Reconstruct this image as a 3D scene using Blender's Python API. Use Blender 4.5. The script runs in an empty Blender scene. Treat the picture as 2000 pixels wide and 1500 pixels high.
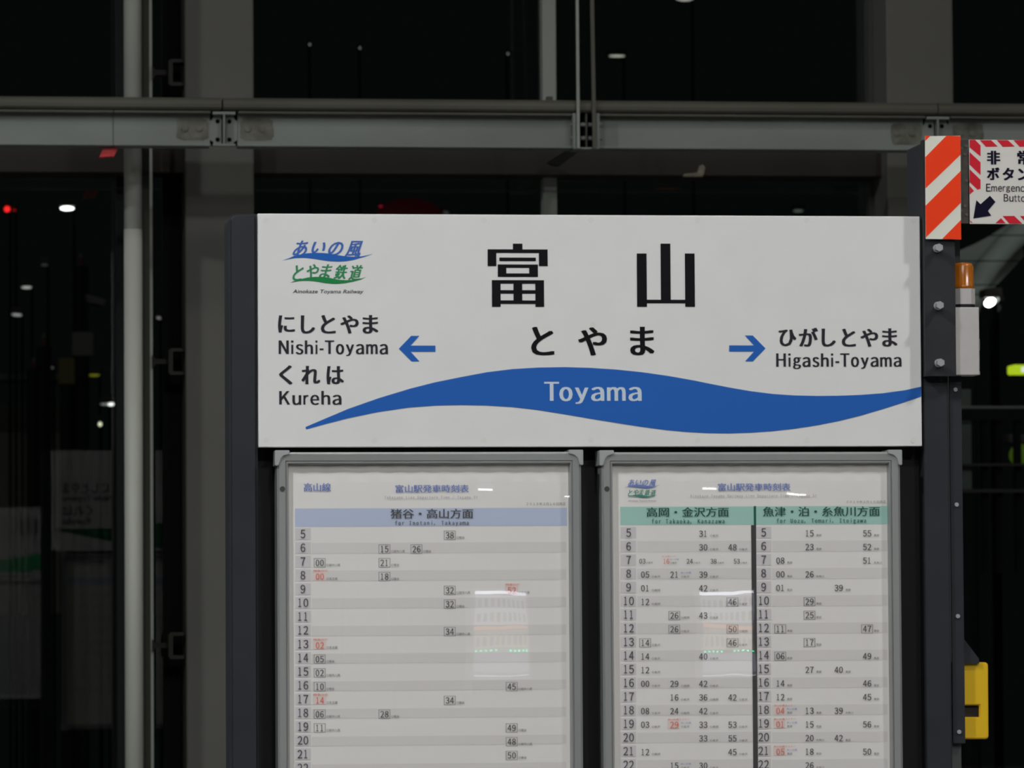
import bpy, bmesh, math, random
from mathutils import Vector, Matrix
random.seed(7)
PI = math.pi
# ---------------------------------------------------------------- camera, world, exposure
F, CX, CY = 9500.0, 1000.0, 750.0          # focal length and centre in pixels of a 2000x1500 frame
FX, FY = -195.0, 1229.0                    # where the world's depth axis meets the image
S = 0.0011                                 # metres per pixel at the sign
DIST = F * S
CAM = Vector((0.0, -DIST, 1.25))
dY = Vector(((FX-CX)/F, -(FY-CY)/F, -1.0)).normalized()
dZ = Vector((0, 1, 0)); dZ = (dZ - dY*dZ.dot(dY)).normalized()
dX = dY.cross(dZ)
sc = bpy.context.scene
C = sc.collection
cd = bpy.data.cameras.new('camera'); cam = bpy.data.objects.new('camera', cd); C.objects.link(cam)
cd.sensor_width = 36.0; cd.lens = F/2000*36.0; cd.clip_start = 0.1; cd.clip_end = 500
R3 = Matrix((dX, dY, dZ))                  # rows: world axes seen from the camera = camera-to-world rotation
cam.matrix_world = Matrix.Translation(CAM) @ R3.to_4x4()
cd.dof.use_dof = True; cd.dof.focus_distance = DIST*1.01; cd.dof.aperture_fstop = 14.0
sc.camera = cam
w = bpy.data.worlds.new('night_sky'); sc.world = w; w.use_nodes = True
w.node_tree.nodes['Background'].inputs[0].default_value = (0.75, 1.0, 0.95, 1)
w.node_tree.nodes['Background'].inputs[1].default_value = 0.0022
vs = sc.view_settings
vs.view_transform = 'Standard'; vs.look = 'None'; vs.exposure = 0.0; vs.gamma = 1.0; vs.use_curve_mapping = False
sc.cycles.use_denoising = True
sc.cycles.max_bounces = 6
sc.cycles.filter_width = 2.1
sc.cycles.sample_clamp_indirect = 4.0

def P(px, py, Y=0.0):
    """the point on the upright plane at depth Y that the photograph shows at pixel (px, py)"""
    v = Vector(((px-CX)/F, -(py-CY)/F, -1.0))
    d = Vector((v.dot(dX), v.dot(dY), v.dot(dZ)))
    return CAM + d*((Y-CAM.y)/d.y)

# ---------------------------------------------------------------- materials
def mat(name, col, rough=0.5, metal=0.0, mottle=0.0, scale=30.0, spec=0.5, emit=None, strength=0.0, bump=0.0, stain=None, stretch=(1, 1, 1)):
    m = bpy.data.materials.new(name); m.use_nodes = True
    n = m.node_tree; b = n.nodes['Principled BSDF']
    b.inputs['Base Color'].default_value = (*col, 1); b.inputs['Roughness'].default_value = rough
    b.inputs['Metallic'].default_value = metal; b.inputs['Specular IOR Level'].default_value = spec
    if emit:
        b.inputs['Emission Color'].default_value = (*emit, 1); b.inputs['Emission Strength'].default_value = strength
    if mottle or bump:
        tc = n.nodes.new('ShaderNodeTexCoord'); mp = n.nodes.new('ShaderNodeMapping'); mp.inputs['Scale'].default_value = stretch
        nz = n.nodes.new('ShaderNodeTexNoise'); nz.inputs['Scale'].default_value = scale; nz.inputs['Detail'].default_value = 5
        n.links.new(tc.outputs['Object'], mp.inputs[0]); n.links.new(mp.outputs[0], nz.inputs['Vector'])
        if mottle:
            cr = n.nodes.new('ShaderNodeValToRGB')
            lo = stain if stain else tuple(c*(1-mottle) for c in col); hi = tuple(min(1, c*(1+mottle*0.5)) for c in col)
            cr.color_ramp.elements[0].position = 0.3; cr.color_ramp.elements[1].position = 0.7
            cr.color_ramp.elements[0].color = (*lo, 1); cr.color_ramp.elements[1].color = (*hi, 1)
            n.links.new(nz.outputs[0], cr.inputs[0]); n.links.new(cr.outputs[0], b.inputs['Base Color'])
        if bump:
            bp = n.nodes.new('ShaderNodeBump'); bp.inputs['Strength'].default_value = bump; bp.inputs['Distance'].default_value = 0.01
            n.links.new(nz.outputs[0], bp.inputs['Height']); n.links.new(bp.outputs[0], b.inputs['Normal'])
    return m
def glassmat(name, ior=1.5, tint=(1, 1, 1), rough=0.0, wave=0.0, wscale=6.0):
    m = bpy.data.materials.new(name); m.use_nodes = True; n = m.node_tree; n.nodes.clear()
    o = n.nodes.new('ShaderNodeOutputMaterial'); mx = n.nodes.new('ShaderNodeMixShader'); fr = n.nodes.new('ShaderNodeFresnel')
    t = n.nodes.new('ShaderNodeBsdfTransparent'); g = n.nodes.new('ShaderNodeBsdfGlossy')
    # the Fresnel node inverts the index on the inner side of a face; a thin sheet reflects alike from both sides
    ge_ = n.nodes.new('ShaderNodeNewGeometry'); m1 = n.nodes.new('ShaderNodeMath'); m1.operation = 'MULTIPLY_ADD'
    m1.inputs[1].default_value = -2.0; m1.inputs[2].default_value = 1.0; m2 = n.nodes.new('ShaderNodeMath'); m2.operation = 'POWER'; m2.inputs[0].default_value = ior
    n.links.new(ge_.outputs['Backfacing'], m1.inputs[0]); n.links.new(m1.outputs[0], m2.inputs[1]); n.links.new(m2.outputs[0], fr.inputs['IOR'])
    t.inputs[0].default_value = (*tint, 1); g.inputs['Roughness'].default_value = rough
    n.links.new(fr.outputs[0], mx.inputs[0]); n.links.new(t.outputs[0], mx.inputs[1]); n.links.new(g.outputs[0], mx.inputs[2])
    n.links.new(mx.outputs[0], o.inputs[0])
    if wave:
        tc = n.nodes.new('ShaderNodeTexCoord'); nz = n.nodes.new('ShaderNodeTexNoise'); nz.inputs['Scale'].default_value = wscale
        nz.inputs['Detail'].default_value = 1.5
        bp = n.nodes.new('ShaderNodeBump'); bp.inputs['Strength'].default_value = wave; bp.inputs['Distance'].default_value = 0.02
        n.links.new(tc.outputs['Object'], nz.inputs['Vector']); n.links.new(nz.outputs[0], bp.inputs['Height'])
        n.links.new(bp.outputs[0], g.inputs['Normal'])
    return m
M = dict(
 white=mat('sign_white', (0.80, 0.80, 0.79), 0.55, mottle=0.025, scale=9, spec=0.2),
 cover=mat('screw_cover_white', (0.76, 0.76, 0.74), 0.4, spec=0.3),
 black=mat('print_black', (0.009, 0.008, 0.010), 0.6, spec=0.08),
 soft=mat('print_charcoal', (0.030, 0.027, 0.036), 0.6, spec=0.1),
 blue=mat('print_blue', (0.015, 0.125, 0.50), 0.5, spec=0.25),
 lblue=mat('print_logo_blue', (0.055, 0.15, 0.50), 0.5, spec=0.2),
 lgreen=mat('print_logo_green', (0.035, 0.27, 0.11), 0.5, spec=0.2),
 wgreen=mat('print_wave_green', (0.012, 0.24, 0.065), 0.5, spec=0.2),
 dgreen=mat('print_dark_green', (0.01, 0.16, 0.06), 0.5, spec=0.2),
 pale=mat('print_pale', (0.62, 0.72, 0.80), 0.5, spec=0.2),
 paper=mat('paper', (0.87, 0.845, 0.815), 0.7, mottle=0.02, scale=3, spec=0.1),
 stripe=mat('print_grey_stripe', (0.77, 0.745, 0.725), 0.7, spec=0.1),
 hbox=mat('print_hour_grey', (0.70, 0.67, 0.685), 0.7, spec=0.1),
 bband=mat('print_blue_band', (0.54, 0.61, 0.78), 0.7, spec=0.1),
 gband=mat('print_green_band', (0.41, 0.67, 0.60), 0.7, spec=0.1),
 tblue=mat('print_title_blue', (0.19, 0.26, 0.58), 0.7, spec=0.1),
 tgrey=mat('print_light_grey', (0.50, 0.47, 0.46), 0.7, spec=0.1),
 tdark=mat('print_dark_grey', (0.10, 0.095, 0.10), 0.7, spec=0.1),
 tmid=mat('print_mid_grey', (0.24, 0.23, 0.23), 0.7, spec=0.1),
 tnote=mat('print_note_grey', (0.15, 0.14, 0.145), 0.7, spec=0.1),
 tred=mat('print_red', (0.80, 0.22, 0.18), 0.7, spec=0.1),
 tpink=mat('print_pink', (0.84, 0.72, 0.68), 0.7, spec=0.1),
 tbg=mat('print_green_text', (0.03, 0.10, 0.08), 0.7, spec=0.1),
 divider=mat('print_divider', (0.07, 0.07, 0.07), 0.7, spec=0.1),
 dividerg=mat('print_divider_green', (0.02, 0.13, 0.09), 0.7, spec=0.1),
 post=mat('slate_paint', (0.028, 0.031, 0.037), 0.5, mottle=0.12, scale=14, spec=0.22),
 plate=mat('dark_plate', (0.030, 0.031, 0.036), 0.5, mottle=0.15, scale=20, spec=0.22),
 backing=mat('black_backing', (0.010, 0.009, 0.012), 0.6, spec=0.3),
 alu=mat('satin_aluminium', (0.36, 0.37, 0.365), 0.30, metal=0.35, mottle=0.06, scale=5, spec=0.6, stretch=(1, 1, 0.3)),
 alu2=mat('bright_aluminium', (0.40, 0.42, 0.42), 0.45, metal=0.2, spec=0.6),
 steel=mat('bolt_steel', (0.42, 0.43, 0.45), 0.4, metal=0.3, spec=0.6),
 orange=mat('reflective_orange', (0.98, 0.055, 0.008), 0.5, spec=0.2),
 cream=mat('reflective_white', (0.80, 0.79, 0.70), 0.5, spec=0.2),
 red=mat('sign_red', (0.62, 0.012, 0.028), 0.5, spec=0.25),
 navy=mat('print_navy', (0.007, 0.006, 0.022), 0.6, spec=0.08),
 beacon=mat('beacon_grey', (0.52, 0.50, 0.49), 0.5, mottle=0.04, scale=40, spec=0.3),
 yellow=mat('yellow_plastic', (0.80, 0.50, 0.012), 0.45, mottle=0.03, scale=15, spec=0.4),
 galv=mat('galvanised_steel', (0.215, 0.235, 0.22), 0.6, metal=0.0, mottle=0.16, scale=3.5, spec=0.35, stretch=(0.6, 1, 1.5)),
 galvw=mat('warm_galvanised', (0.095, 0.092, 0.076), 0.6, mottle=0.18, scale=4, spec=0.3, stretch=(0.5, 1, 1)),
 patch=mat('weathered_patch', (0.15, 0.147, 0.125), 0.75, mottle=0.45, scale=22, spec=0.2, bump=0.4),
 hole=mat('dark_void', (0.003, 0.003, 0.003), 0.95, spec=0.0),
 darkst=mat('shadow_steel', (0.06, 0.058, 0.05), 0.6, spec=0.3),  # one even dark steel colour
 brk=mat('bracket_paint', (0.030, 0.029, 0.026), 0.6, spec=0.2),
 column=mat('grey_column_paint', (0.125, 0.122, 0.112), 0.65, mottle=0.10, scale=2.2, spec=0.25),
 pipe=mat('pipe_paint', (0.48, 0.49, 0.445), 0.6, metal=0.1, mottle=0.06, scale=6, spec=0.4, stretch=(1, 1, 0.2)),
 mull=mat('mullion_paint', (0.30, 0.31, 0.285), 0.55, mottle=0.05, scale=4, spec=0.3),
 transom=mat('brown_transom', (0.020, 0.016, 0.012), 0.6, mottle=0.15, scale=3, spec=0.3),
 gasket=mat('gasket', (0.008, 0.009, 0.010), 0.7, spec=0.2),
 concrete=mat('concrete', (0.20, 0.20, 0.19), 0.8, mottle=0.2, scale=3, spec=0.2),
 asphalt=mat('asphalt', (0.03, 0.03, 0.03), 0.9, mottle=0.2, scale=3, spec=0.2),
 ceilm=mat('ceiling_paint', (0.30, 0.30, 0.29), 0.7, spec=0.2),
 dim=mat('dim_grey', (0.15, 0.15, 0.14), 0.7, spec=0.2),
 dimred=mat('dim_red', (0.16, 0.07, 0.06), 0.7, spec=0.2),
 dimyel=mat('dim_yellow', (0.13, 0.12, 0.05), 0.7, spec=0.2),
 arch=mat('canopy_tube', (0.60, 0.68, 0.63), 0.4, spec=0.4),
 body=mat('machine_white', (0.7, 0.72, 0.75), 0.4, spec=0.4),
 pane=glassmat('window_glass', 1.52),
 acryl=glassmat('acrylic_cover', 1.49, wave=0.035, wscale=4.5),
)
def em(name, col, s):
    return mat(name, (0.02, 0.02, 0.02), 0.5, emit=col, strength=s)
# amber dome: coloured plastic that lets some light through
am = mat('amber_plastic', (0.42, 0.125, 0.006), 0.25, spec=0.6); am.node_tree.nodes['Principled BSDF'].inputs['Subsurface Weight'].default_value = 0.15
M['amber'] = am

# ---------------------------------------------------------------- mesh helpers
def link(name, bm, m, parent=None, smooth=False, loc=None):
    me = bpy.data.meshes.new(name); bm.normal_update(); bm.to_mesh(me); bm.free()
    if smooth:
        for p in me.polygons: p.use_smooth = True
    me.materials.append(m)
    o = bpy.data.objects.new(name, me); C.objects.link(o)
    if parent is not None: o.parent = parent
    if loc is not None: o.location = loc
    return o
def box(bm, x0, x1, y0, y1, z0, z1, bev=0.0, seg=2):
    r = bmesh.ops.create_cube(bm, size=1.0)
    vs_ = r['verts']
    for v in vs_:
        v.co = Vector(((x0+x1)/2+v.co.x*(x1-x0), (y0+y1)/2+v.co.y*(y1-y0), (z0+z1)/2+v.co.z*(z1-z0)))
    if bev:
        es = list({e for v in vs_ for e in v.link_edges})
        bmesh.ops.bevel(bm, geom=es, offset=bev, segments=seg, affect='EDGES', profile=0.5)
def cyl(bm, p0, p1, r, n=20, r2=None, caps=True):
    p0, p1 = Vector(p0), Vector(p1); d = p1-p0
    q = d.to_track_quat('Z', 'Y').to_matrix().to_4x4()
    bmesh.ops.create_cone(bm, cap_ends=caps, segments=n, radius1=r, radius2=r if r2 is None else r2, depth=d.length,
                          matrix=Matrix.Translation((p0+p1)/2) @ q)
def lathe(bm, cx, cy, prof, n=28):
    rings = []
    for (r, z) in prof:
        rings.append([bm.verts.new((cx+r*math.cos(2*PI*k/n), cy+r*math.sin(2*PI*k/n), z)) for k in range(n)] if r > 1e-6 else [bm.verts.new((cx, cy, z))])
    for a, b in zip(rings, rings[1:]):
        for k in range(n):
            k2 = (k+1) % n
            if len(a) == 1 and len(b) == 1: continue
            if len(a) == 1: bm.faces.new((a[0], b[k], b[k2]))
            elif len(b) == 1: bm.faces.new((a[k], b[0], a[k2]))
            else: bm.faces.new((a[k], b[k], b[k2], a[k2]))
    bmesh.ops.recalc_face_normals(bm, faces=bm.faces)
def prism(bm, pts, y0, y1):
    """outline pts [(x, z)] in the upright plane, thick from y0 (front) to y1"""
    a = [bm.verts.new((x, y0, z)) for x, z in pts]; b = [bm.verts.new((x, y1, z)) for x, z in pts]
    bm.faces.new(a); bm.faces.new(b[::-1]); n = len(pts)
    for i in range(n): bm.faces.new((a[i], b[i], b[(i+1) % n], a[(i+1) % n]))
    bmesh.ops.recalc_face_normals(bm, faces=bm.faces)
def quad(bm, x0, x1, z0, z1, y):
    bm.faces.new([bm.verts.new(c) for c in ((x0, y, z0), (x1, y, z0), (x1, y, z1), (x0, y, z1))])
def NB(): return bmesh.new()
def thing(name, label, cat, loc=(0, 0, 0), group=None, rz=0.0):
    o = bpy.data.objects.new(name, None); C.objects.link(o); o.location = loc; o.rotation_euler = (0, 0, rz)
    o.empty_display_size = 0.1
    o['label'] = label; o['category'] = cat
    if group: o['group'] = group
    return o
def tag(o, label, cat, group=None):
    o['label'] = label; o['category'] = cat
    if group: o['group'] = group
    return o
def struct(o): o['kind'] = 'structure'; return o
def copy_tree(o, parent=None, label=None):
    c = o.copy(); C.objects.link(c); c.parent = parent
    if label: c['label'] = label
    for ch in o.children: copy_tree(ch, c)
    return c
def pbox(px0, py0, px1, py1, Y0, Y1, ry=None):
    """world bounds of an upright block whose front face at depth Y0 covers the pixel box"""
    mx, my = (px0+px1)/2, (py0+py1)/2 if ry is None else ry
    x0, x1 = P(px0, my, Y0).x, P(px1, my, Y0).x
    z1, z0 = P(mx, py0, Y0).z, P(mx, py1, Y0).z
    return x0, x1, Y0, Y1, z0, z1

# text: the built-in font, converted to flat meshes and fitted to a given box
_glyph = {}
def text_mesh(txt, bold=0.0, shear=0.0):
    k = (txt, bold, shear)
    if k in _glyph: return _glyph[k]
    cu = bpy.data.curves.new('t', 'FONT'); cu.body = txt; cu.size = 1.0; cu.offset = bold; cu.shear = shear; cu.resolution_u = 3
    cu.fill_mode = 'FRONT' if hasattr(cu, 'fill_mode') else cu.fill_mode
    ob = bpy.data.objects.new('t', cu); C.objects.link(ob)
    bpy.context.view_layer.update()
    dg = bpy.context.evaluated_depsgraph_get()
    me = bpy.data.meshes.new_from_object(ob.evaluated_get(dg))
    V = [(v.co.x, v.co.y) for v in me.vertices]; Fc = [tuple(p.vertices) for p in me.polygons]
    bpy.data.objects.remove(ob); bpy.data.curves.remove(cu); bpy.data.meshes.remove(me)
    _glyph[k] = (V, Fc); return _glyph[k]
def wide(s):
    return ''.join(chr(ord(c)+0xFEE0) if '!' <= c <= '~' else ('\u3000' if c == ' ' else c) for c in s)
def put_text(bm, txt, x0, x1, z0, z1, y, bold=0.0, smear=0.0, shear=0.0):
    """fit txt into the box; smear widens the upright strokes only, as the sign's contrasted lettering does"""
    V, Fc = text_mesh(txt, bold, shear)
    if not V: return
    ax0, ax1 = min(v[0] for v in V), max(v[0] for v in V); az0, az1 = min(v[1] for v in V), max(v[1] for v in V)
    sx = (x1-x0-2*smear)/(ax1-ax0); sz = (z1-z0)/(az1-az0)
    offs = (0,) if smear == 0 else ((-smear, smear) if smear < 0.0009 else (-smear, 0, smear))
    for i, o_ in enumerate(offs):
        vv = [bm.verts.new((x0+smear+o_+(v[0]-ax0)*sx, y-i*2e-5, z0+(v[1]-az0)*sz)) for v in V]
        for f in Fc:
            try: bm.faces.new([vv[j] for j in f])
            except ValueError: pass

# ---------------------------------------------------------------- lamps that light the station
lampgrey = mat('lamp_housing', (0.35, 0.35, 0.35), 0.5)
def bay_lamp(x, y, z, s, size, col, label, group='station ceiling lamps', e=None):
    t = thing('ceiling_lamp', label, 'lamp', (x, y, z), group)
    b = NB(); box(b, -size/2-0.03, size/2+0.03, -size/2-0.03, size/2+0.03, 0.0, 0.09, 0.01); link('housing', b, lampgrey, t)
    b = NB(); box(b, -size/2, size/2, -size/2, size/2, -0.02, 0.0); link('diffuser', b, e or em('lamp_light', col, s), t)
    b = NB(); cyl(b, (0, 0, 0.09), (0, 0, CEIL-z), 0.012, 8); link('hanging_rod', b, lampgrey, t)
    return t
CEIL = 6.9
WARM, COOL = (1.0, 0.97, 0.90), (0.93, 0.97, 1.0)
bay_lamp(5.3, -2.5, 5.95, 380, 0.34, (1.0, 0.99, 0.97), 'square ceiling lamp high to the right in front of the name board')
bay_lamp(-2.0, -3.0, 5.95, 640, 0.34, (0.95, 0.98, 1.0), 'square ceiling lamp high to the left in front of the name board')
bay_lamp(1.4, -6.0, 6.0, 340, 0.34, (1.0, 0.99, 0.96), 'square ceiling lamp over the tracks')
bay_lamp(0.6, -9.6, 6.2, 430, 0.34, (1.0, 0.99, 0.97), 'square ceiling lamp over the photographer, left one')
bay_lamp(4.2, -9.6, 6.2, 430, 0.34, (1.0, 0.98, 0.96), 'square ceiling lamp over the photographer, right one')
bay_lamp(-3.1, 1.6, 5.6, 480, 0.34, (0.97, 1.0, 0.95), 'square ceiling lamp on the left behind the name board')
bay_lamp(2.6, 3.2, 5.6, 60, 0.34, (1.0, 0.98, 0.92), 'square ceiling lamp straight behind the name board')
bay_lamp(7.4, 3.0, 5.6, 40, 0.34, (1.0, 0.98, 0.92), 'square ceiling lamp on the right behind the name board')

# ---------------------------------------------------------------- setting
WY = 7.1                                   # depth of the glass wall
b = NB(); box(b, -14, 18, -1.3, WY+0.4, -1.0, 0.0); struct(link('floor', b, M['concrete']))
b = NB(); box(b, -14, 18, -9.3, -1.3, -1.2, -1.0); struct(link('trim_1', b, M['asphalt']))
b = NB(); box(b, -14, 18, -17, -9.3, -1.0, 0.0); struct(link('trim_2', b, M['concrete']))
b = NB(); box(b, -14, 18, -17, WY+0.3, CEIL, CEIL+0.15); struct(link('ceiling', b, M['ceilm']))
# glass wall: panes between the mullions, one above and one below the transom
def window(n, px0, px1):
    w_ = bpy.data.objects.new('window_%d' % n, None); C.objects.link(w_); w_['kind'] = 'structure'
    x0, x1, _, _, _, zt = pbox(px0, 290, px1, 342, WY, WY); zb = P((px0+px1)/2, 342, WY).z
    for a, c in ((0.02, zb), (zt, CEIL)):
        b = NB(); box(b, x0, x1, WY, WY+0.012, a, c); link('pane', b, M['pane'], w_)
    return w_
window(1, -2600, 232); window(2, 302, 322); window(3, 497, 1061); window(4, 1087, 1702); window(5, 1864, 5200)
b = NB(); x0, x1, y0, y1, z0, z1 = pbox(-600, 290, 2600, 341.5, WY-0.16, WY+0.03); z1 = P(1000, 272, WY-0.16).z
box(b, x0-3, x1+6, y0, y1, z0, z1, 0.004); struct(link('trim_3', b, M['transom']))
for i, (a, c) in enumerate(((228, 250), (318, 362), (1701, 1730))):
    x0, x1 = P(a, 750, WY-0.01).x, P(c, 750, WY-0.01).x
    b = NB(); box(b, x0, x1, WY-0.03, WY+0.05, 0, CEIL); struct(link('trim_%d' % (4+i), b, M['gasket'] if i < 2 else M['darkst']))

# ---------------------------------------------------------------- columns, mullion, pipe
CYF = 6.83                                 # column front faces
def column(px0, px1, ry, label):
    x0, x1 = P(px0, ry, CYF).x, P(px1, ry, CYF).x
    t = thing('steel_column', label, 'column', ((x0+x1)/2, CYF+0.12, 0))
    hw = (x1-x0)/2
    b = NB(); box(b, -hw, hw, -0.12, 0.13, 0.0, CEIL, 0.006); link('shaft', b, M['column'], t)
    b = NB(); box(b, -hw-0.05, hw+0.05, -0.17, 0.17, 0.0, 0.02); link('base_plate', b, M['darkst'], t)
    return t
column(361, 496, 300, 'grey steel column behind the left edge of the white name board')
column(1731, 1861.5, 100, 'grey steel column rising behind the red and white striped plate')
x0, x1 = P(1060, 200, WY-0.05).x, P(1087, 200, WY-0.05).x
b = NB(); box(b, -(x1-x0)/2, (x1-x0)/2, -0.02, 0.05, 0, CEIL, 0.003)
tag(link('window_mullion', b, M['mull'], loc=((x0+x1)/2, WY-0.03, 0)), 'pale grey upright mullion bar of the glass wall above the name board', 'mullion')
# drain pipe with the lip of the glass beside it
PY = 6.55
xc = P(261.5, 750, PY).x; pr = (P(279.5, 750, PY).x-P(243.5, 750, PY).x)/2
t = thing('drain_pipe', 'pale round vertical pipe standing left of the name board', 'pipe', (xc, PY+pr, 0))
b = NB(); cyl(b, (0, 0, 0), (0, 0, P(268, 447, PY).z), pr, 40); link('lower_length', b, M['pipe'], t, True)
b = NB(); cyl(b, (0, 0, P(268, 447, PY).z), (0, 0, CEIL), pr*0.975, 40); link('upper_length', b, M['pipe'], t, True)
b = NB(); box(b, 0.0, P(292, 750, 6.62).x-xc, 0.0, 0.2, 0, CEIL); link('channel', b, mat('olive_channel', (0.022, 0.022, 0.016), 0.7, spec=0.2), t)  # dark strip drawn in for the shaded right side of the pipe
x0, x1, y0, y1, z0, z1 = pbox(293, 0, 298.5, 1500, 6.9, 7.09)
b = NB(); box(b, 0, x1-x0, 0, 0.2, 0, CEIL)
tag(link('glazing_bar', b, M['mull'], loc=(x0, 6.9, 0)), 'narrow light metal edge bar just right of the round pipe', 'bar')
# glazing brackets between the bar and the left column
def bracket(py, label):
    Y = 6.86
    t = thing('glazing_bracket', label, 'bracket', P(330, py, Y), 'dark square brackets on the column')
    b = NB()
    x0, x1, z0, z1 = P(329, py, Y).x, P(360, py, Y).x, P(340, py+27, Y).z, P(340, py-25, Y).z
    o = P(330, py, Y); x0 -= o.x; x1 -= o.x; z0 -= o.z; z1 -= o.z; k = 0.012
    prism(b, [(x1, z1), (x0+0.008, z1), (x0, z1-0.008), (x0, z0+0.008), (x0+0.008, z0), (x1, z0), (x1, z0+k), (x0+k+0.004, z0+k), (x0+k+0.004, z1-k), (x1, z1-k)], 0, 0.1)
    link('channel', b, M['brk'], t)
    b = NB(); hx = P(298, py, Y).x-o.x
    prism(b, [(hx, 0.022), (hx+0.012, 0.008), (x0, 0.008), (x0, -0.010), (hx+0.012, -0.010), (hx, -0.026)], 0.02, 0.06); link('arm', b, M['brk'], t)
for py, w_ in ((140, 'above the long beam'), (705, 'at the level of the blue wave'), (1260, 'nearest the bottom edge of the photo')):
    bracket(py, 'small dark square glazing bracket left of the column, ' + w_)

# ---------------------------------------------------------------- long galvanised beam
BY = 6.25
def zz(px, py): return P(px, py, BY).z
beam = thing('steel_beam', 'long galvanised steel beam with bolted splice joints running across the glass wall', 'beam', (0, BY, 0))
ztp, zpb = zz(1000, 195), zz(1000, 221.5)            # round rail on top
zft, zfb = zz(1000, 221.5), zz(1000, 226)
zwb, zbb = zz(1000, 286), zz(1000, 289.5)
def seg(px0, px1):
    x0, x1 = P(px0, 250, BY).x, P(px1, 250, BY).x
    b = NB(); box(b, x0, x1, 0.03, 0.04, zwb-0.002, zft); link('web', b, M['galv'], beam)
    b = NB(); box(b, x0, x1, -0.015, 0.09, zfb, zft, 0.002); link('top_flange', b, M['galvw'], beam)
    b = NB(); box(b, x0, x1, -0.015, 0.09, zbb, zwb, 0.002); link('bottom_flange', b, M['galv'], beam)
seg(-1400, 221); seg(222.5, 411); seg(465, 1119); seg(1168, 1806); seg(1856, 3800)
def rail(px0, px1):
    x0, x1 = P(px0, 200, BY).x, P(px1, 200, BY).x; h = ztp-zpb; b = NB()
    pr_ = [(0.05, zpb+0.004), (-0.012, zpb+0.004), (-0.022, zpb+h*0.25), (-0.024, zpb+h*0.5), (-0.020, zpb+h*0.75), (-0.010, zpb+h*0.93), (0.004, ztp), (0.05, ztp)]
    a = [b.verts.new((x0, y, z)) for y, z in pr_]; c = [b.verts.new((x1, y, z)) for y, z in pr_]
    b.faces.new(a); b.faces.new(c[::-1])
    for i in range(8): b.faces.new((a[i], c[i], c[(i+1) % 8], a[(i+1) % 8]))
    bmesh.ops.recalc_face_normals(b, faces=b.faces); link('cover_rail', b, M['galvw'], beam)
rail(-1400, 432); rail(435, 1828.5); rail(1830.5, 3800)
b = NB(); x0, x1 = P(-1400, 200, BY).x, P(3800, 200, BY).x; box(b, x0, x1, 0.045, 0.06, zpb, ztp-0.006); link('rail_backing', b, M['hole'], beam)
def splice(pc):
    x = lambda p: P(pc+p, 250, BY).x
    for s in (-1, 1):
        a, c = sorted((x(s*4), x(s*27)))
        b = NB(); r = 0.011
        e = c if s > 0 else a; i = a if s > 0 else c; k = s
        z0, z1 = zwb, zfb
        pts = [(i, z0), (e-k*0.014, z0), (e-k*0.012, z0+0.012), (e-k*0.004, z0+0.017), (e, z0+0.018), (e, z1-0.022), (e-k*0.008, z1-0.018), (e-k*0.012, z1-0.008), (e-k*0.012, z1), (i, z1)]
        prism(b, pts, 0.026, 0.034); link('splice_plate', b, M['galv'], beam)
        for zc in (zfb-0.024, zwb+0.02):
            b = NB(); cyl(b, (x(s*11.5), 0.0262, zc), (x(s*11.5), 0.0252, zc), 0.0078, 16); link('bolt_hole', b, M['hole'], beam)
    b = NB(); box(b, x(-1.6), x(1.6), -0.01, 0.04, zwb, zfb); link('stiffener', b, M['galv'], beam)
    b = NB(); box(b, x(-22), x(22), -0.012, 0.02, zfb-0.003, zfb+0.006); link('joint_cap', b, M['galv'], beam)
    b = NB(); box(b, x(-22), x(22), -0.012, 0.02, zwb-0.005, zwb+0.002); link('joint_cap', b, M['galv'], beam)
    b = NB(); box(b, x(-28), x(28), 0.042, 0.05, zwb, zft); link('void', b, M['hole'], beam)
splice(437.5); splice(1831)
b = NB(); box(b, P(1118, 250, BY).x, P(1168, 250, BY).x, 0.05, 0.06, zbb, zft); link('void', b, M['hole'], beam)
# weathered patches with old bolt heads
for a, c, bolts in ((343, 408, (361, 390)), (467, 536, (484.5, 513)), (1738, 1802, (1754, 1784)), (1858, 1922, (1876, 1902))):
    x0, x1 = P(a, 250, BY+0.026).x, P(c, 250, BY+0.026).x
    z1, z0 = zz(1000, 232), zz(1000, 278)
    b = NB(); n = 26; pts = []
    for k in range(n):
        th = 2*PI*k/n; ex = abs(math.cos(th))**0.35*math.copysign(1, math.cos(th)); ez = abs(math.sin(th))**0.35*math.copysign(1, math.sin(th))
        j = 1-0.12*random.random()
        pts.append(((x0+x1)/2+ex*(x1-x0)/2*j, (z0+z1)/2+ez*(z1-z0)/2*j))
    prism(b, pts, 0.0285, 0.031); link('weathered_patch', b, M['patch'], beam)
    for q in bolts:
        xb = P(q, 250, BY).x; zc = (z0+z1)/2+0.003
        b = NB(); cyl(b, (xb, 0.0285, zc), (xb, 0.0225, zc), 0.0120, 6); link('bolt_head', b, M['patch'], beam)
# hanger joint under the two rods
for a, c in ((1117, 1123), (1163, 1169)):
    b = NB(); box(b, P(a, 250, BY).x, P(c, 250, BY).x, -0.028, 0.04, zbb, zft); link('end_plate', b, M['galv'], beam)
b = NB(); box(b, P(1143.3, 250, BY).x, P(1146, 250, BY).x, -0.01, 0.05, zbb, zft); link('stiffener', b, M['galvw'], beam)
for q, s in ((1118, -1), (1138, 1), (1153, 1), (1171, -1)):
    for zc in (zfb-0.03, zwb+0.03):
        xb = P(q, 250, BY).x
        b = NB(); cyl(b, (xb-0.008, -0.004, zc), (xb+0.008, -0.004, zc), 0.007, 6); link('bolt', b, M['galv'], beam)
b = NB(); box(b, P(1118, 250, BY).x, P(1168, 250, BY).x, -0.03, 0.09, zbb-0.004, zbb+0.002); link('bottom_plate', b, M['galv'], beam)
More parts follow.
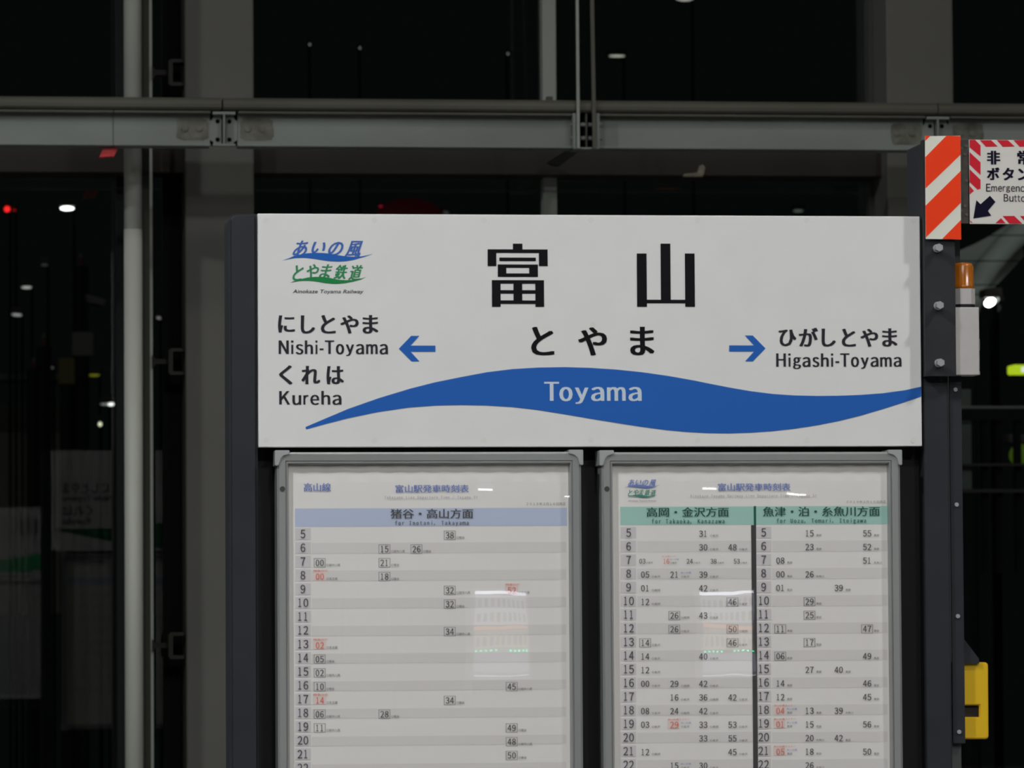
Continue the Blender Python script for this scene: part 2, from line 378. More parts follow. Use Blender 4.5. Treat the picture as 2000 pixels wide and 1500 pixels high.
# brace from the joint back to the transom
b = NB()
p = [P(1130, 290, 6.3), P(1086, 322, 6.9), P(1075, 324, 6.9), P(1066, 318, 6.9), P(1112, 290, 6.3)]
a = [b.verts.new(v) for v in p]; c = [b.verts.new(v+Vector((0.012, 0, -0.004))) for v in p]
b.faces.new(a); b.faces.new(c[::-1])
for i in range(5): b.faces.new((a[i], c[i], c[(i+1) % 5], a[(i+1) % 5]))
bmesh.ops.recalc_face_normals(b, faces=b.faces)
tag(link('diagonal_brace', b, M['darkst']), 'dark diagonal brace plate under the joint of the long beam', 'brace')
# hanging flat rods
for (xa, xb, wd, m_, lb) in ((1127.5, 1130, 5.2, M['mull'], 'left one of two thin steel rods hanging down to the long beam'), (1156.5, 1161.5, 6.8, M['galvw'], 'right one of two thin steel rods hanging down to the long beam')):
    y = BY-0.045
    q0, q1 = P(xb, 289, y), P(xa, -5, y); q1 = q0+(q1-q0)*(CEIL-q0.z)/(q1.z-q0.z)
    h = wd/2*0.00181; b = NB()
    for q in (q0, q1): pass
    a = [b.verts.new(v) for q in (q0, q1) for v in (q+Vector((-h, 0, 0)), q+Vector((h, 0, 0)), q+Vector((h, 0.012, 0)), q+Vector((-h, 0.012, 0)))]
    for i in range(4): b.faces.new((a[i], a[(i+1) % 4], a[4+(i+1) % 4], a[4+i]))
    b.faces.new(a[:4][::-1]); b.faces.new(a[4:]); bmesh.ops.recalc_face_normals(b, faces=b.faces)
    tag(link('hanging_rod', b, m_), lb, 'rod')
# small things on the beam and transom
x0, x1, y0, y1, z0, z1 = pbox(1068, 188, 1080, 196, BY+0.03, BY+0.06)
b = NB(); box(b, x0, x1, y0, y1, z0-0.01, z1, 0.002); tag(link('clip', b, M['darkst']), 'tiny dark clip on top of the long beam below the pale mullion', 'clip')
b = NB(); q = [P(*c, BY+0.05) for c in ((200, 291.5), (230, 290), (222, 306), (194, 308))]
prism(b, [(v.x, v.z) for v in q], BY+0.03, BY+0.06)
tag(link('red_marker', b, mat('red_reflector', (0.75, 0.01, 0.02), 0.4, mottle=0.5, scale=60, emit=(1, 0.01, 0.02), strength=0.03)), 'small glowing red marker hanging under the beam beside the pipe', 'marker')
b = NB(); q = [P(*c, 6.93) for c in ((1334, 345), (1336, 340), (1362, 337), (1366, 324), (1372, 321), (1377, 327), (1375, 338), (1372, 345))]
prism(b, [(v.x, v.z) for v in q], 6.925, 6.94)
tag(link('torn_tape', b, mat('old_tape', (0.22, 0.20, 0.15), 0.7, mottle=0.3, scale=50)), 'scrap of pale tape stuck on the brown transom above the name board', 'tape')

# ---------------------------------------------------------------- the sign stand
XC = P(1151, 645, 0).x
def L(px, py, Y=0.0):
    v = P(px, py, Y); return v.x-XC, v.z
stand = thing('sign_stand', 'dark slate stand with two square posts carrying the name board and timetables', 'stand', (XC, 0, 0))
T = 0.16
def lb(px0, py0, px1, py1, Y0, Y1, ry=None):
    x0, x1, y0, y1, z0, z1 = pbox(px0, py0, px1, py1, Y0, Y1, ry); return x0-XC, x1-XC, y0, y1, z0, z1
# left post: rounded top corner
x0, x1, _, _, _, zt = lb(449, 417.5, 504.5, 1500, 0.004, T, 1100)
b = NB(); r = 0.016
pts = [(x0, 0.0), (x0, zt-r)]+[(x0+r-r*math.cos(a), zt-r+r*math.sin(a)) for a in (0.4, 0.8, 1.2)]+[(x0+r, zt), (x1, zt), (x1, 0.0)]
prism(b, pts, 0.004, T-0.004)
es = [e for e in b.edges if abs(e.verts[0].co.y-e.verts[1].co.y) < 1e-6]
bmesh.ops.bevel(b, geom=es, offset=0.006, segments=3, affect='EDGES')
link('left_post', b, M['post'], stand)
# right post, from behind the striped plate down to the floor
x0, x1, _, _, _, zt = lb(1806.5, 279, 1856.5, 1500, 0.006, T, 1100)
b = NB(); box(b, x0, x1, 0.006, T-0.004, 0.0, zt, 0.004); link('right_post', b, M['post'], stand)
x0, x1, _, _, z0, z1 = lb(1857, 300, 1881, 1452, 0.02, 0.03, 1100)
b = NB(); box(b, x0, x1, 0.016, 0.024, z0, z1, 0.001); fl = link('flange_strip', b, M['post'], stand)
for q in ((1866, 761), (1868.5, 985.5), (1871, 1203.5), (1873.5, 1429.5)):
    c = L(*q, 0.014); b = NB(); cyl(b, (c[0], 0.0125, c[1]), (c[0], 0.017, c[1]), 0.0046, 14); link('screw', b, M['steel'], fl)
x0, x1, _, _, z0, z1 = lb(1857, 1440, 1877.5, 1700, 0.03, 0.05, 1480)
b = NB(); box(b, x0, x1, 0.03, 0.09, 0, z1); link('side_tube', b, mat('green_grey_paint', (0.07, 0.08, 0.08), 0.5), stand)
# dark backing behind the cases
x0, x1, _, _, z0, z1 = lb(499, 870, 1802, 1745, 0.06, 0.09)
b = NB(); box(b, x0-0.002, x1, 0.06, 0.10, z0, z1+0.02); link('backing_panel', b, M['backing'], stand)
# bracket plate with bolts, in front of the right post
x0, x1, _, _, z0, z1 = lb(1806, 273, 1866.5, 735, -0.024, 0.0, 600)
b = NB(); box(b, x0, x1, -0.024, -0.016, z0, z1, 0.001); box(b, x0+0.001, x0+0.009, -0.017, 0.008, z0, z1)
bp_ = link('bracket_plate', b, M['plate'], stand)
for q in ((1833, 484), (1834.5, 596.5), (1836, 708.5)):
    c = L(*q, -0.04); b = NB()
    cyl(b, (c[0], -0.050, c[1]), (c[0], -0.036, c[1]), 0.0088, 6); cyl(b, (c[0], -0.036, c[1]), (c[0], -0.024, c[1]), 0.0055, 12)
    cyl(b, (c[0], -0.0265, c[1]), (c[0], -0.024, c[1]), 0.0092, 16)
    link('bolt', b, M['steel'], bp_)
# gusset above the yellow box
b = NB(); prism(b, [L(*q, 0.03) for q in ((1881, 1248), (1884, 1250), (1912, 1287), (1912, 1296), (1881, 1296))], 0.028, 0.034); link('gusset', b, M['post'], stand)

# ---------------------------------------------------------------- name boards
BW0, BW1 = L(504, 645)[0], L(1798.5, 645)[0]; BZ1, BZ0 = L(1150, 420)[1], L(1150, 872.5)[1]
def board(label, cat='sign', face=None):
    t = thing('station_name_board', label, cat, (XC, 0, 0))
    b = NB(); box(b, BW0, BW1, 0.0, 0.03, BZ0, BZ1, 0.0015); link('panel', b, face or M['white'], t)
    return t
YP = -0.0008
def pts_px(bm, pts, mirror=False, y=YP):
    q = [L(*p) for p in pts]
    if mirror: q = [(-x, z) for x, z in q][::-1]
    f = bm.faces.new([bm.verts.new((x, y, z)) for x, z in q]); return f
def tx(bm, txt, x0, y0, x1, y1, y=YP, mirror=False, **k):
    (a, c), (d, e) = L(x0, y1), L(x1, y0)
    if mirror: a, d = -d, -a
    put_text(bm, txt, a, d, c, e, y, **k)
front = board('white station name board with a blue wave, facing the photographer')
# plugs over the fixing screws
for px in (520, 731.5, 945, 1154, 1363, 1576, 1784):
    for py in (430, 860):
        c = L(px, py); b = NB(); cyl(b, (c[0], -0.0006, c[1]), (c[0], 0.0005, c[1]), 0.0062, 18); link('screw_cover', b, M['cover'], front)
c = L(1158, 634); b = NB(); cyl(b, (c[0], -0.0006, c[1]), (c[0], 0.0005, c[1]), 0.0062, 18); link('screw_cover', b, M['cover'], front)
top = [(596.5, 834), (640, 815.5), (680, 798.6), (740, 777.5), (800, 759.3), (850, 746.6), (900, 736.5), (950.6, 727), (1001, 720.8), (1052, 717.8), (1102.6, 717), (1153, 718.4), (1204, 721.8), (1254.6, 727), (1305, 734.2), (1356, 743.2), (1380, 748.2), (1423, 756.6), (1466, 764), (1509, 769.4), (1552, 772.3), (1595, 773.2), (1638, 772.9), (1681, 771.2), (1724, 768), (1767, 762.2), (1799, 755.2)]
bot = [(1799, 774.4), (1767, 785.3), (1724, 798.9), (1681, 811.6), (1638, 822.3), (1595, 830.7), (1552, 837.2), (1509, 842), (1466, 845), (1423, 846.4), (1380, 845.8), (1340, 843.6), (1300, 839.8), (1250, 833.2), (1200, 825.4), (1150, 817.2), (1103, 809.2), (1052, 801), (1001, 795), (950.6, 791.9), (900, 790.9), (850, 792.1), (800, 795.8), (740, 804.3), (680, 816.8), (640, 827), (598, 838.5)]
b = NB(); pts_px(b, top+bot); link('blue_wave', b, M['blue'], front)
def r7(x0, x1, y0, y1): return (900+x0/3.948, 430+y0/3.948, 900+x1/3.948, 430+y1/3.948)
def rects(bm, rs, y=YP, mirror=False):
    for k, r in enumerate(rs):
        x0, y0, x1, y1 = r7(*r); a, c = L(x0, y1); d, e = L(x1, y0)
        quad(bm, a, d, c, e, y-k*1e-5)
FU = [(401, 475, 181, 232), (207, 669, 226, 252), (207, 273, 226, 354), (602, 669, 226, 354), (297, 578, 289, 315), (285, 594, 342, 367), (285, 594, 411, 437), (285, 350, 342, 437), (527, 594, 342, 437),
      (240, 306, 463, 668), (575, 641, 463, 668), (406, 473, 463, 645), (240, 641, 463, 489), (240, 641, 540, 566), (240, 641, 619, 645)]
YAMA = [(1359, 1432, 257, 668), (1543, 1615, 181, 640), (1730, 1802, 257, 668), (1359, 1802, 614, 640)]
def big_name(t, m):
    b = NB(); rects(b, FU); link('large_character', b, m, t); b = NB(); rects(b, YAMA); link('large_character', b, m, t)
big_name(front, M['black'])
SM = 0.0019
def c7(b_): return tuple(v/3.948+o for v, o in zip(b_, (900, 430, 900, 430)))
def c5(b_): return tuple(v/5+o for v, o in zip(b_, (500, 410, 500, 410)))
def c6(b_): return tuple(v/5+o for v, o in zip(b_, (500, 640, 500, 640)))
def c8(b_): return tuple(v/4.651+o for v, o in zip(b_, (1380, 600, 1380, 600)))
def word(t, items, conv, m, name='lettering', **k):
    for ch, bb in items:
        b = NB(); tx(b, ch, *conv(bb), **k); link('character', b, m, t)
word(front, [('と', (542, 822, 720, 1042)), ('や', (905, 826, 1127, 1044)), ('ま', (1305, 822, 1492, 1042))], c7, M['black'], bold=0.004, smear=0.0025)
word(front, [('にしとやま'[i], bb) for i, bb in enumerate([(215, 1030, 380, 1197), (437, 1030, 577, 1207), (632, 1027, 778, 1207), (822, 1030, 1003, 1207), (1040, 1027, 1195, 1207)])], c5, M['soft'], bold=0.004, smear=0.0016)
word(front, [('くれは'[i], bb) for i, bb in enumerate([(225, 368, 357, 555), (443, 373, 627, 552), (688, 375, 858, 552)])], c6, M['soft'], bold=0.004, smear=0.0016)
word(front, [('ひがしとやま'[i], bb) for i, bb in enumerate([(655, 203, 815, 354), (838, 187, 1012, 358), (1045, 195, 1173, 358), (1228, 195, 1355, 358), (1397, 197, 1558, 359), (1595, 192, 1732, 358)])], c8, M['soft'], bold=0.004, smear=0.0016)
def latin(t, txt, bbs, k_, ox, oy, m, y=YP, **k):
    """western letters, each in the box it fills on the board"""
    b = NB()
    for ch, (x0, x1, y0, y1) in zip(txt, bbs): tx(b, wide(ch) if ch != '-' else '-', ox+x0/k_, oy+y0/k_, ox+x1/k_, oy+y1/k_, y=y, **k)
    return link('lettering', b, m, t)
LAT = dict(bold=-0.002, smear=0.0013)
latin(front, 'Nishi-Toyama', [(38, 218, 90, 330), (258, 302, 90, 330), (340, 478, 156, 337), (503, 648, 90, 330), (690, 728, 90, 330), (765, 835, 232, 262), (858, 1025, 90, 330), (1052, 1202, 153, 337), (1230, 1378, 162, 366), (1408, 1555, 153, 337), (1590, 1795, 156, 330), (1828, 1978, 153, 337)], 9.09, 540, 655, M['soft'], **LAT)
latin(front, 'Kureha', [(75, 380, 125, 500), (442, 690, 240, 512), (750, 895, 238, 500), (940, 1192, 230, 514), (1250, 1500, 120, 500), (1558, 1812, 230, 512)], 14.286, 540, 755, M['soft'], **LAT)
latin(front, 'Higashi-Toyama', [(45, 190, 78, 278), (228, 262, 78, 278), (298, 418, 136, 313), (438, 560, 133, 282), (588, 693, 133, 283), (718, 835, 78, 278), (868, 902, 78, 278), (935, 992, 195, 222), (1008, 1145, 78, 278), (1168, 1290, 131, 283), (1315, 1437, 140, 309), (1462, 1582, 132, 281), (1607, 1780, 134, 278), (1808, 1928, 132, 280)], 7.692, 1510, 680, M['soft'], **LAT)
latin(front, 'Toyama', [(75, 350, 103, 455), (355, 602, 198, 464), (645, 897, 210, 512), (945, 1190, 198, 462), (1242, 1588, 201, 455), (1640, 1885, 198, 462)], 9.524, 1055, 735, M['pale'], y=YP-0.0006, bold=-0.003, smear=0.0020)
b = NB(); pts_px(b, [(779, 681), (803, 656), (819, 656), (802, 675), (850.4, 675), (850.4, 687), (802, 687), (819.4, 706), (804, 706)]); link('arrow', b, M['blue'], front)
b = NB(); pts_px(b, [(1424, 674.6), (1472.5, 674.6), (1454.8, 655.3), (1470.3, 655.3), (1495, 680.6), (1470, 705.8), (1455, 705.8), (1472.5, 686.6), (1424, 686.6)]); link('arrow', b, M['blue'], front)
def logo(t, conv, k, y=YP, small=False):
    mb, mg = (M['lblue'], M['lgreen']) if not small else (M['tblue'], mat('small_logo_green', (0.05, 0.28, 0.20), 0.6))
    for ch, bb in (('あ', (262, 100, 570, 405)), ('い', (630, 125, 905, 345)), ('の', (955, 125, 1260, 390)), ('風', (1275, 105, 1640, 420))):
        b = NB(); tx(b, ch, *conv(bb), y=y, shear=0.42, smear=0.0009*k, bold=0.004); link('logo_lettering', b, mb, t)
    for ch, bb in (('と', (262, 580, 480, 880)), ('や', (540, 560, 780, 845)), ('ま', (780, 565, 1045, 835)), ('鉄', (1065, 572, 1345, 850)), ('道', (1350, 575, 1640, 868))):
        b = NB(); tx(b, ch, *conv(bb), y=y, shear=0.36, smear=0.0009*k, bold=0.002); link('logo_lettering', b, mg, t)
    W1 = [(50, 490), (200, 440), (300, 397), (420, 367), (560, 346), (700, 338), (850, 340), (1000, 356), (1150, 385), (1300, 405), (1450, 415), (1600, 408), (1720, 385), (1850, 350), (1700, 402), (1600, 432), (1450, 475), (1300, 500), (1150, 508), (1000, 500), (850, 480), (700, 455), (550, 437), (450, 432), (330, 437), (200, 455)]
    W2 = [(200, 925), (300, 888), (360, 870), (450, 845), (560, 820), (700, 808), (850, 810), (950, 818), (1050, 840), (1150, 862), (1300, 872), (1450, 865), (1600, 840), (1710, 805), (1600, 857), (1450, 897), (1300, 926), (1150, 942), (1050, 942), (900, 928), (750, 900), (600, 881), (480, 880), (380, 888), (300, 902)]
    for W, m_ in ((W1, M['blue'] if not small else M['tblue']), (W2, M['wgreen'] if not small else mg)):
        b = NB(); pts_px(b, [conv((p[0], p[1], 0, 0))[:2] for p in W], y=y-0.0001); link('logo_wave', b, m_, t)
    b = NB(); tx(b, 'Ainokaze Toyama Railway', *conv((265, 1058, 1650, 1148)), y=y, shear=0.22, bold=0.004 if not small else 0); link('logo_lettering', b, M['soft'] if not small else M['tmid'], t)
def c10(b_): return tuple(v/10+o for v, o in zip(b_, (545, 460, 545, 460)))
logo(front, c10, 1.0)
# back board: seen mirrored in the glass wall behind
back = board('white back name board with a green wave, seen only as a reflection in the glass')
back.location = (XC, T, 0); back.rotation_euler = (0, 0, PI)
for s, bb in (('にしとやま', (541, 563, 752, 612)), ('くれは', (541, 668, 680, 714)), ('Nishi-Toyama', (541, 620, 770, 655)), ('Kureha', (541, 722, 668, 752))):
    b = NB(); tx(b, s, *bb, mirror=True, smear=0.0014); link('lettering', b, M['black'], back)
b = NB(); pts_px(b, [(505, 772), (600, 774), (760, 770), (1000, 745), (1300, 720), (1500, 735), (1700, 775), (1797, 800), (1700, 815), (1500, 845), (1200, 868), (1000, 862), (800, 838), (640, 805), (505, 775)], mirror=True); link('green_wave', b, M['dgreen'], back)

# ---------------------------------------------------------------- display cases
def case(px0, px1, label, pyt=880.0):
    """outer pixel extent of the rails; local origin at the case centre"""
    py0, py1 = 883.0, 1684.0
    x0, x1 = P(px0, 1283, -0.02).x, P(px1, 1283, -0.02).x; z1, z0 = P((px0+px1)/2, py0, -0.02).z, P((px0+px1)/2, py1, -0.02).z
    cx = (x0+x1)/2; t = thing('display_case', label, 'display case', (cx, 0, 0))
    hw = (x1-x0)/2
    prof = [(0.0, 0.055), (0.0, -0.0178), (0.0032, -0.0191), (0.0045, -0.0200), (0.0180, -0.0195), (0.0190, -0.0170), (0.0205, -0.0170), (0.0213, -0.0195), (0.0230, -0.0195), (0.0240, -0.0165), (0.0265, -0.0065), (0.0265, 0.055)]
    cor = [(-hw, z0, 1, 1), (hw, z0, -1, 1), (hw, z1, -1, -1), (-hw, z1, 1, -1)]
    for i, nm in enumerate(('bottom_rail', 'side_rail', 'top_rail', 'side_rail')):
        A, B = cor[i], cor[(i+1) % 4]; b = NB()
        a = [b.verts.new((A[0]+A[2]*d, y, A[1]+A[3]*d)) for d, y in prof]; c = [b.verts.new((B[0]+B[2]*d, y, B[1]+B[3]*d)) for d, y in prof]
        n = len(prof)
        for k in range(n): b.faces.new((a[k], c[k], c[(k+1) % n], a[(k+1) % n]))
        b.faces.new(a[::-1]); b.faces.new(c)
        bmesh.ops.recalc_face_normals(b, faces=b.faces); link(nm, b, M['alu'], t)
    for (x, z, sx, sz) in cor:                       # plastic corner caps
        b = NB(); o = 0.0045; l = 0.029
        pts = [(x-sx*o, z-sz*o), (x+sx*(l-0.002), z-sz*o), (x+sx*(l-0.002), z+sz*0.004), (x+sx*0.014, z+sz*0.0075), (x+sx*0.0075, z+sz*0.014), (x+sx*0.003, z+sz*l), (x-sx*o, z+sz*l)]
        prism(b, pts, -0.024, 0.05)
        bmesh.ops.bevel(b, geom=[e for e in b.edges], offset=0.0012, segments=2, affect='EDGES'); link('corner_cap', b, M['alu2'], t)
    zs = P(px0, 955, -0.02).z
    for z_ in (zs, z0+(z1-zs)):
        b = NB(); cyl(b, (-hw+0.0115, -0.0190, z_), (-hw+0.0115, -0.0210, z_), 0.0058, 18); s_ = link('lock_screw', b, M['darkst'], t)
    # bowed acrylic cover
    R = 5.15; b = NB(); nx, nz = 24, 36; xa, xb, za, zb_ = -hw+0.0255, hw-0.0255, z0+0.0255, z1-0.0255
    zap = P(px0, 1215, 0).z
    g = [[b.verts.new((xa+(xb-xa)*i/nx, min(-0.009, -0.036+((xa+(xb-xa)*i/nx)**2+(za+(zb_-za)*j/nz-zap)**2)/(2*R)), za+(zb_-za)*j/nz)) for i in range(nx+1)] for j in range(nz+1)]
    for j in range(nz):
        for i in range(nx): b.faces.new((g[j][i], g[j][i+1], g[j+1][i+1], g[j+1][i]))
    link('cover_pane', b, M['acryl'], t, True)
    b = NB(); box(b, -hw+0.01, hw-0.01, 0.040, 0.055, z0+0.01, z1-0.01); link('back_plate', b, M['alu'], t)
    return t, cx, xa, xb, za, zb_
PYP = -0.006                                            # depth of the paper inside the case
c1, cx1, *e1 = case(542.5, 1137.5, 'left aluminium display case holding the single-column timetable')
c2, cx2, *e2 = case(1177.5, 1761.5, 'right aluminium display case holding the two-column timetable')
def poster(label, cx, e, name='timetable_poster'):
    t = thing(name, label, 'timetable', (cx, PYP, 0))
    xa, xb, za, zb_ = e; b = NB(); n = 120
    xa += 0.0005; xb -= 0.0005
    # the sheet is buckled along its top edge, so the rail's shadow falls on it in a wavy line
    zk = P(800, 941, PYP).z; nz = 10
    g = []
    for jz in range(nz+1):
        z = zk+(zb_-zk)*jz/nz; f_ = (jz/nz)**0.7
        g.append([b.verts.new((xa+(xb-xa)*i/n, f_*(0.0011+0.0011*math.sin((xa+(xb-xa)*i/n)*2*PI/0.056+math.sin(i*0.11)*1.2)), z)) for i in range(n+1)])
    for jz in range(nz):
        for i in range(n): b.faces.new((g[jz][i], g[jz][i+1], g[jz+1][i+1], g[jz+1][i]))
    b.faces.new([b.verts.new((xa, 0, za)), b.verts.new((xb, 0, za))]+g[0][::-1])
    link('paper', b, M['paper'], t, False)
    b = NB(); box(b, xa-0.0, xb+0.0, 0.006, 0.010, za, zb_); link('mount_board', b, mat('mount_board', (0.36, 0.32, 0.29), 0.7), t)
    return t
p1 = poster('sheet with pale blue header band and sparse boxed departure times, left case', cx1, e1)
p2 = poster('sheet with pale green header bands and two timetable columns, right case', cx2, e2)
def PX(px, py, cx):
    v = P(px, py, PYP); return v.x-cx, v.z
def pq(bm, x0, y0, x1, y1, cx, lay=1):
    (a, c), (d, e) = PX(x0, y1, cx), PX(x1, y0, cx); quad(bm, a, d, c, e, -0.0003*lay)
def pt(bm, s, x0, y0, x1, y1, cx, lay=4, **k):
    (a, c), (d, e) = PX(x0, y1, cx), PX(x1, y0, cx); put_text(bm, s, a, d, c, e, -0.0005*lay, **k)
def one(t, nm, m, fn):
    b = NB(); fn(b); return link(nm, b, m, t)
def frame4(bm, x0, y0, x1, y1, cx, w_=0.8):
    for r in ((x0, y0, x1, y0+w_), (x0, y1-w_, x1, y1), (x0, y0, x0+w_, y1), (x1-w_, y0, x1, y1)): pq(bm, *r, cx, 3)
def col_digits(bm, s, xc, yc, w_, h, cx, **k):
    """narrow figures set on a fixed pitch, 1 kept slim as in the print"""
    n = len(s); pw = w_/n
    for i, ch in enumerate(s):
        a = xc-w_/2+i*pw; g = pw*0.09
        x0, x1 = a+g, a+pw-g
        if ch == '1': x0, x1 = a+pw*0.2, a+pw*0.72
        pt(bm, wide(ch), x0, yc-h/2, x1, yc+h/2, cx, **k)
# --- left sheet
X = cx1
one(p1, 'lettering', M['tblue'], lambda b: pt(b, '高山線', 593, 943.5, 646, 960, X, smear=0.0004))
one(p1, 'lettering', M['tblue'], lambda b: pt(b, '富山駅発車時刻表', 772, 946.5, 915.5, 962, X, smear=0.0004))
one(p1, 'lettering', M['tgrey'], lambda b: pt(b, wide('Takayama Line Departure Time / Toyama St'), 751, 967.5, 932.5, 976, X, smear=0.0002))
one(p1, 'lettering', M['tmid'], lambda b: pt(b, '２０１９年３月１６日改正', 1028, 981, 1104.5, 987, X))
one(p1, 'header_band', M['bband'], lambda b: pq(b, 576, 991.5, 1107.5, 1029, X))
one(p1, 'lettering', M['tdark'], lambda b: pt(b, '猪谷・高山方面', 762.5, 993.5, 924, 1013, X, smear=0.00045))
one(p1, 'lettering', M['tdark'], lambda b: pt(b, wide('for Inotani, Takayama'), 771.5, 1016.5, 915, 1028, X, smear=0.0003))
I, Y_ = '○猪谷', '○越中八尾'
E1 = {5: [('D', '38', I)], 6: [('B', '15', Y_), ('C', '26', I)], 7: [('A', '00', Y_), ('B', '21', I)], 8: [('A', '00', 'R'), ('B', '18', I)], 9: [('D', '32', Y_), ('E', '52', 'R')],
      10: [('D', '32', I)], 11: [], 12: [('D', '34', Y_)], 13: [('A', '02', 'R')], 14: [('A', '05', I)], 15: [('A', '02', Y_)], 16: [('A', '10', I), ('E', '45', Y_)], 17: [('A', '14', 'R'), ('D', '34', I)],
      18: [('A', '06', Y_), ('B', '28', I)], 19: [('A', '11', Y_), ('E', '49', I)], 20: [('E', '48', Y_)], 21: [('E', '50', I)], 22: [], 23: []}
K1 = dict(A=613, B=739.5, C=802, D=867, E=988)
for h, ent in E1.items():
    y = 1042.8+26.87*(h-5)
    if h % 2 == 0: one(p1, 'row_stripe', M['stripe'], lambda b: pq(b, 609, y-11.2, 1106, y+11.6, X))
    one(p1, 'hour_cell', M['hbox'], lambda b: pq(b, 576.5, y-11.2, 607, y+11.6, X, 2))
    one(p1, 'hour_figure', M['tdark'], lambda b: col_digits(b, str(h), 591.5, y, 23 if h > 9 else 11.5, 16.5, X, smear=0.0003))
    for k, s, note in ent:
        x = K1[k]; yy = y+2.6; redm = note == 'R'
        if redm:
            one(p1, 'pink_cell', M['tpink'], lambda b: pq(b, x-2, yy-13, x+24, yy+8, X, 2))
            one(p1, 'time_figure', M['tred'], lambda b: col_digits(b, s, x+11.5, yy, 17.5, 12.5, X, smear=0.00032))
            one(p1, 'small_note', M['tred'], lambda b: pt(b, '特急ひだ', x-1, yy-13.5, x+28, yy-9, X))
            one(p1, 'small_note', M['tnote'], lambda b: pt(b, '○名古屋', x+25, yy+1.5, x+46, yy+7, X))
        else:
            one(p1, 'cell_outline', M['tmid'], lambda b: frame4(b, x, yy-8.8, x+22.5, yy+8.8, X))
            one(p1, 'time_figure', M['tdark'], lambda b: col_digits(b, s, x+11.2, yy+0.2, 17.5, 12.5, X, smear=0.00032))
            one(p1, 'small_note', M['tnote'], lambda b: pt(b, note, x+24.5, yy+1.8, x+(51 if len(note) > 3 else 40), yy+7, X))
# --- right sheet
X = cx2
def cl(bb): # logo mapped onto the sheet
    return tuple((1217.5+(0.5*v-20)*0.0797) if i % 2 == 0 else (936.3+(0.5*v-50)*0.0842) for i, v in enumerate(bb))
_L = L
def L(px, py, Y=0.0): return PX(px, py, cx2)
logo(p2, cl, 0.35, y=-0.002, small=True)
L = _L
one(p2, 'lettering', M['tblue'], lambda b: pt(b, '富山駅発車時刻表', 1402, 943.5, 1543.5, 959, X, smear=0.0004))
one(p2, 'lettering', M['tgrey'], lambda b: pt(b, wide('Ainokaze Toyama Railway Line Departure Time / Toyama St'), 1348, 964.5, 1594.5, 973, X, smear=0.0002))
one(p2, 'lettering', M['tmid'], lambda b: pt(b, '２０１９年３月１６日改正', 1653, 977.5, 1730, 982.5, X))
one(p2, 'header_band', M['gband'], lambda b: pq(b, 1211.5, 989, 1472, 1025.7, X))
one(p2, 'header_band', M['gband'], lambda b: pq(b, 1476.5, 988, 1733.5, 1024.7, X))
one(p2, 'lettering', M['tbg'], lambda b: pt(b, '高岡・金沢方面', 1262.5, 990.5, 1423, 1009.7, X, smear=0.00045))
one(p2, 'lettering', M['tbg'], lambda b: pt(b, '魚津・泊・糸魚川方面', 1489.7, 989, 1718, 1008.8, X, smear=0.0004))
one(p2, 'lettering', M['tbg'], lambda b: pt(b, wide('for Takaoka, Kanazawa'), 1273, 1013, 1414.5, 1024, X, smear=0.0003))
one(p2, 'lettering', M['tbg'], lambda b: pt(b, wide('for Uozu, Tomari, Itoigawa'), 1517, 1012, 1691, 1024, X, smear=0.0003))
one(p2, 'divider_line', M['divider'], lambda b: pq(b, 1472.2, 1025.5, 1476.4, 1640, X, 3))
one(p2, 'divider_line', M['dividerg'], lambda b: pq(b, 1472.2, 988.4, 1476.4, 1025.5, X, 3))
KA, TA, TO, KU, IT = '○金沢', '○高岡', '泊', '黒部', '糸魚川'
EL = {5: ['C31'], 6: ['C30', 'D48'], 7: [], 8: ['A05', 'B21*', 'C39'], 9: ['A01t', 'C42'], 10: ['A12t', 'D46b'], 11: ['B26bt', 'C43'], 12: ['B26b', 'D50bt'], 13: ['A14b', 'D46b'], 14: ['A14', 'C40'], 15: ['A12'], 16: ['A00', 'B29t', 'C42'],
      17: ['B16', 'C36t', 'D42'], 18: ['A08', 'B24t', 'C42'], 19: ['A03', 'B29r', 'C33t', 'D53'], 20: ['C33', 'D55'], 21: ['A12t', 'D45'], 22: ['B15*', 'C30'], 23: []}
ER = {5: ['B15', 'D55'], 6: ['B23', 'D52'], 7: ['A08', 'D51i'], 8: ['A00', 'B26i'], 9: ['A01', 'C39'], 10: ['B29b'], 11: ['B25b'], 12: ['A11b', 'D47b'], 13: ['B17b'], 14: ['A06b', 'D49'], 15: ['B27', 'C40'], 16: ['A14', 'D46'],
      17: ['A12', 'D45'], 18: ['A04r', 'B13', 'C39i'], 19: ['A01r', 'B15', 'D56'], 20: ['B20i', 'C42'], 21: ['A05r', 'B18', 'D50'], 22: ['B26i'], 23: []}
KL = dict(A=1251.5, B=1308.5, C=1365, D=1422); KR = dict(A=1515.5, B=1572.5, C=1629.5, D=1685)
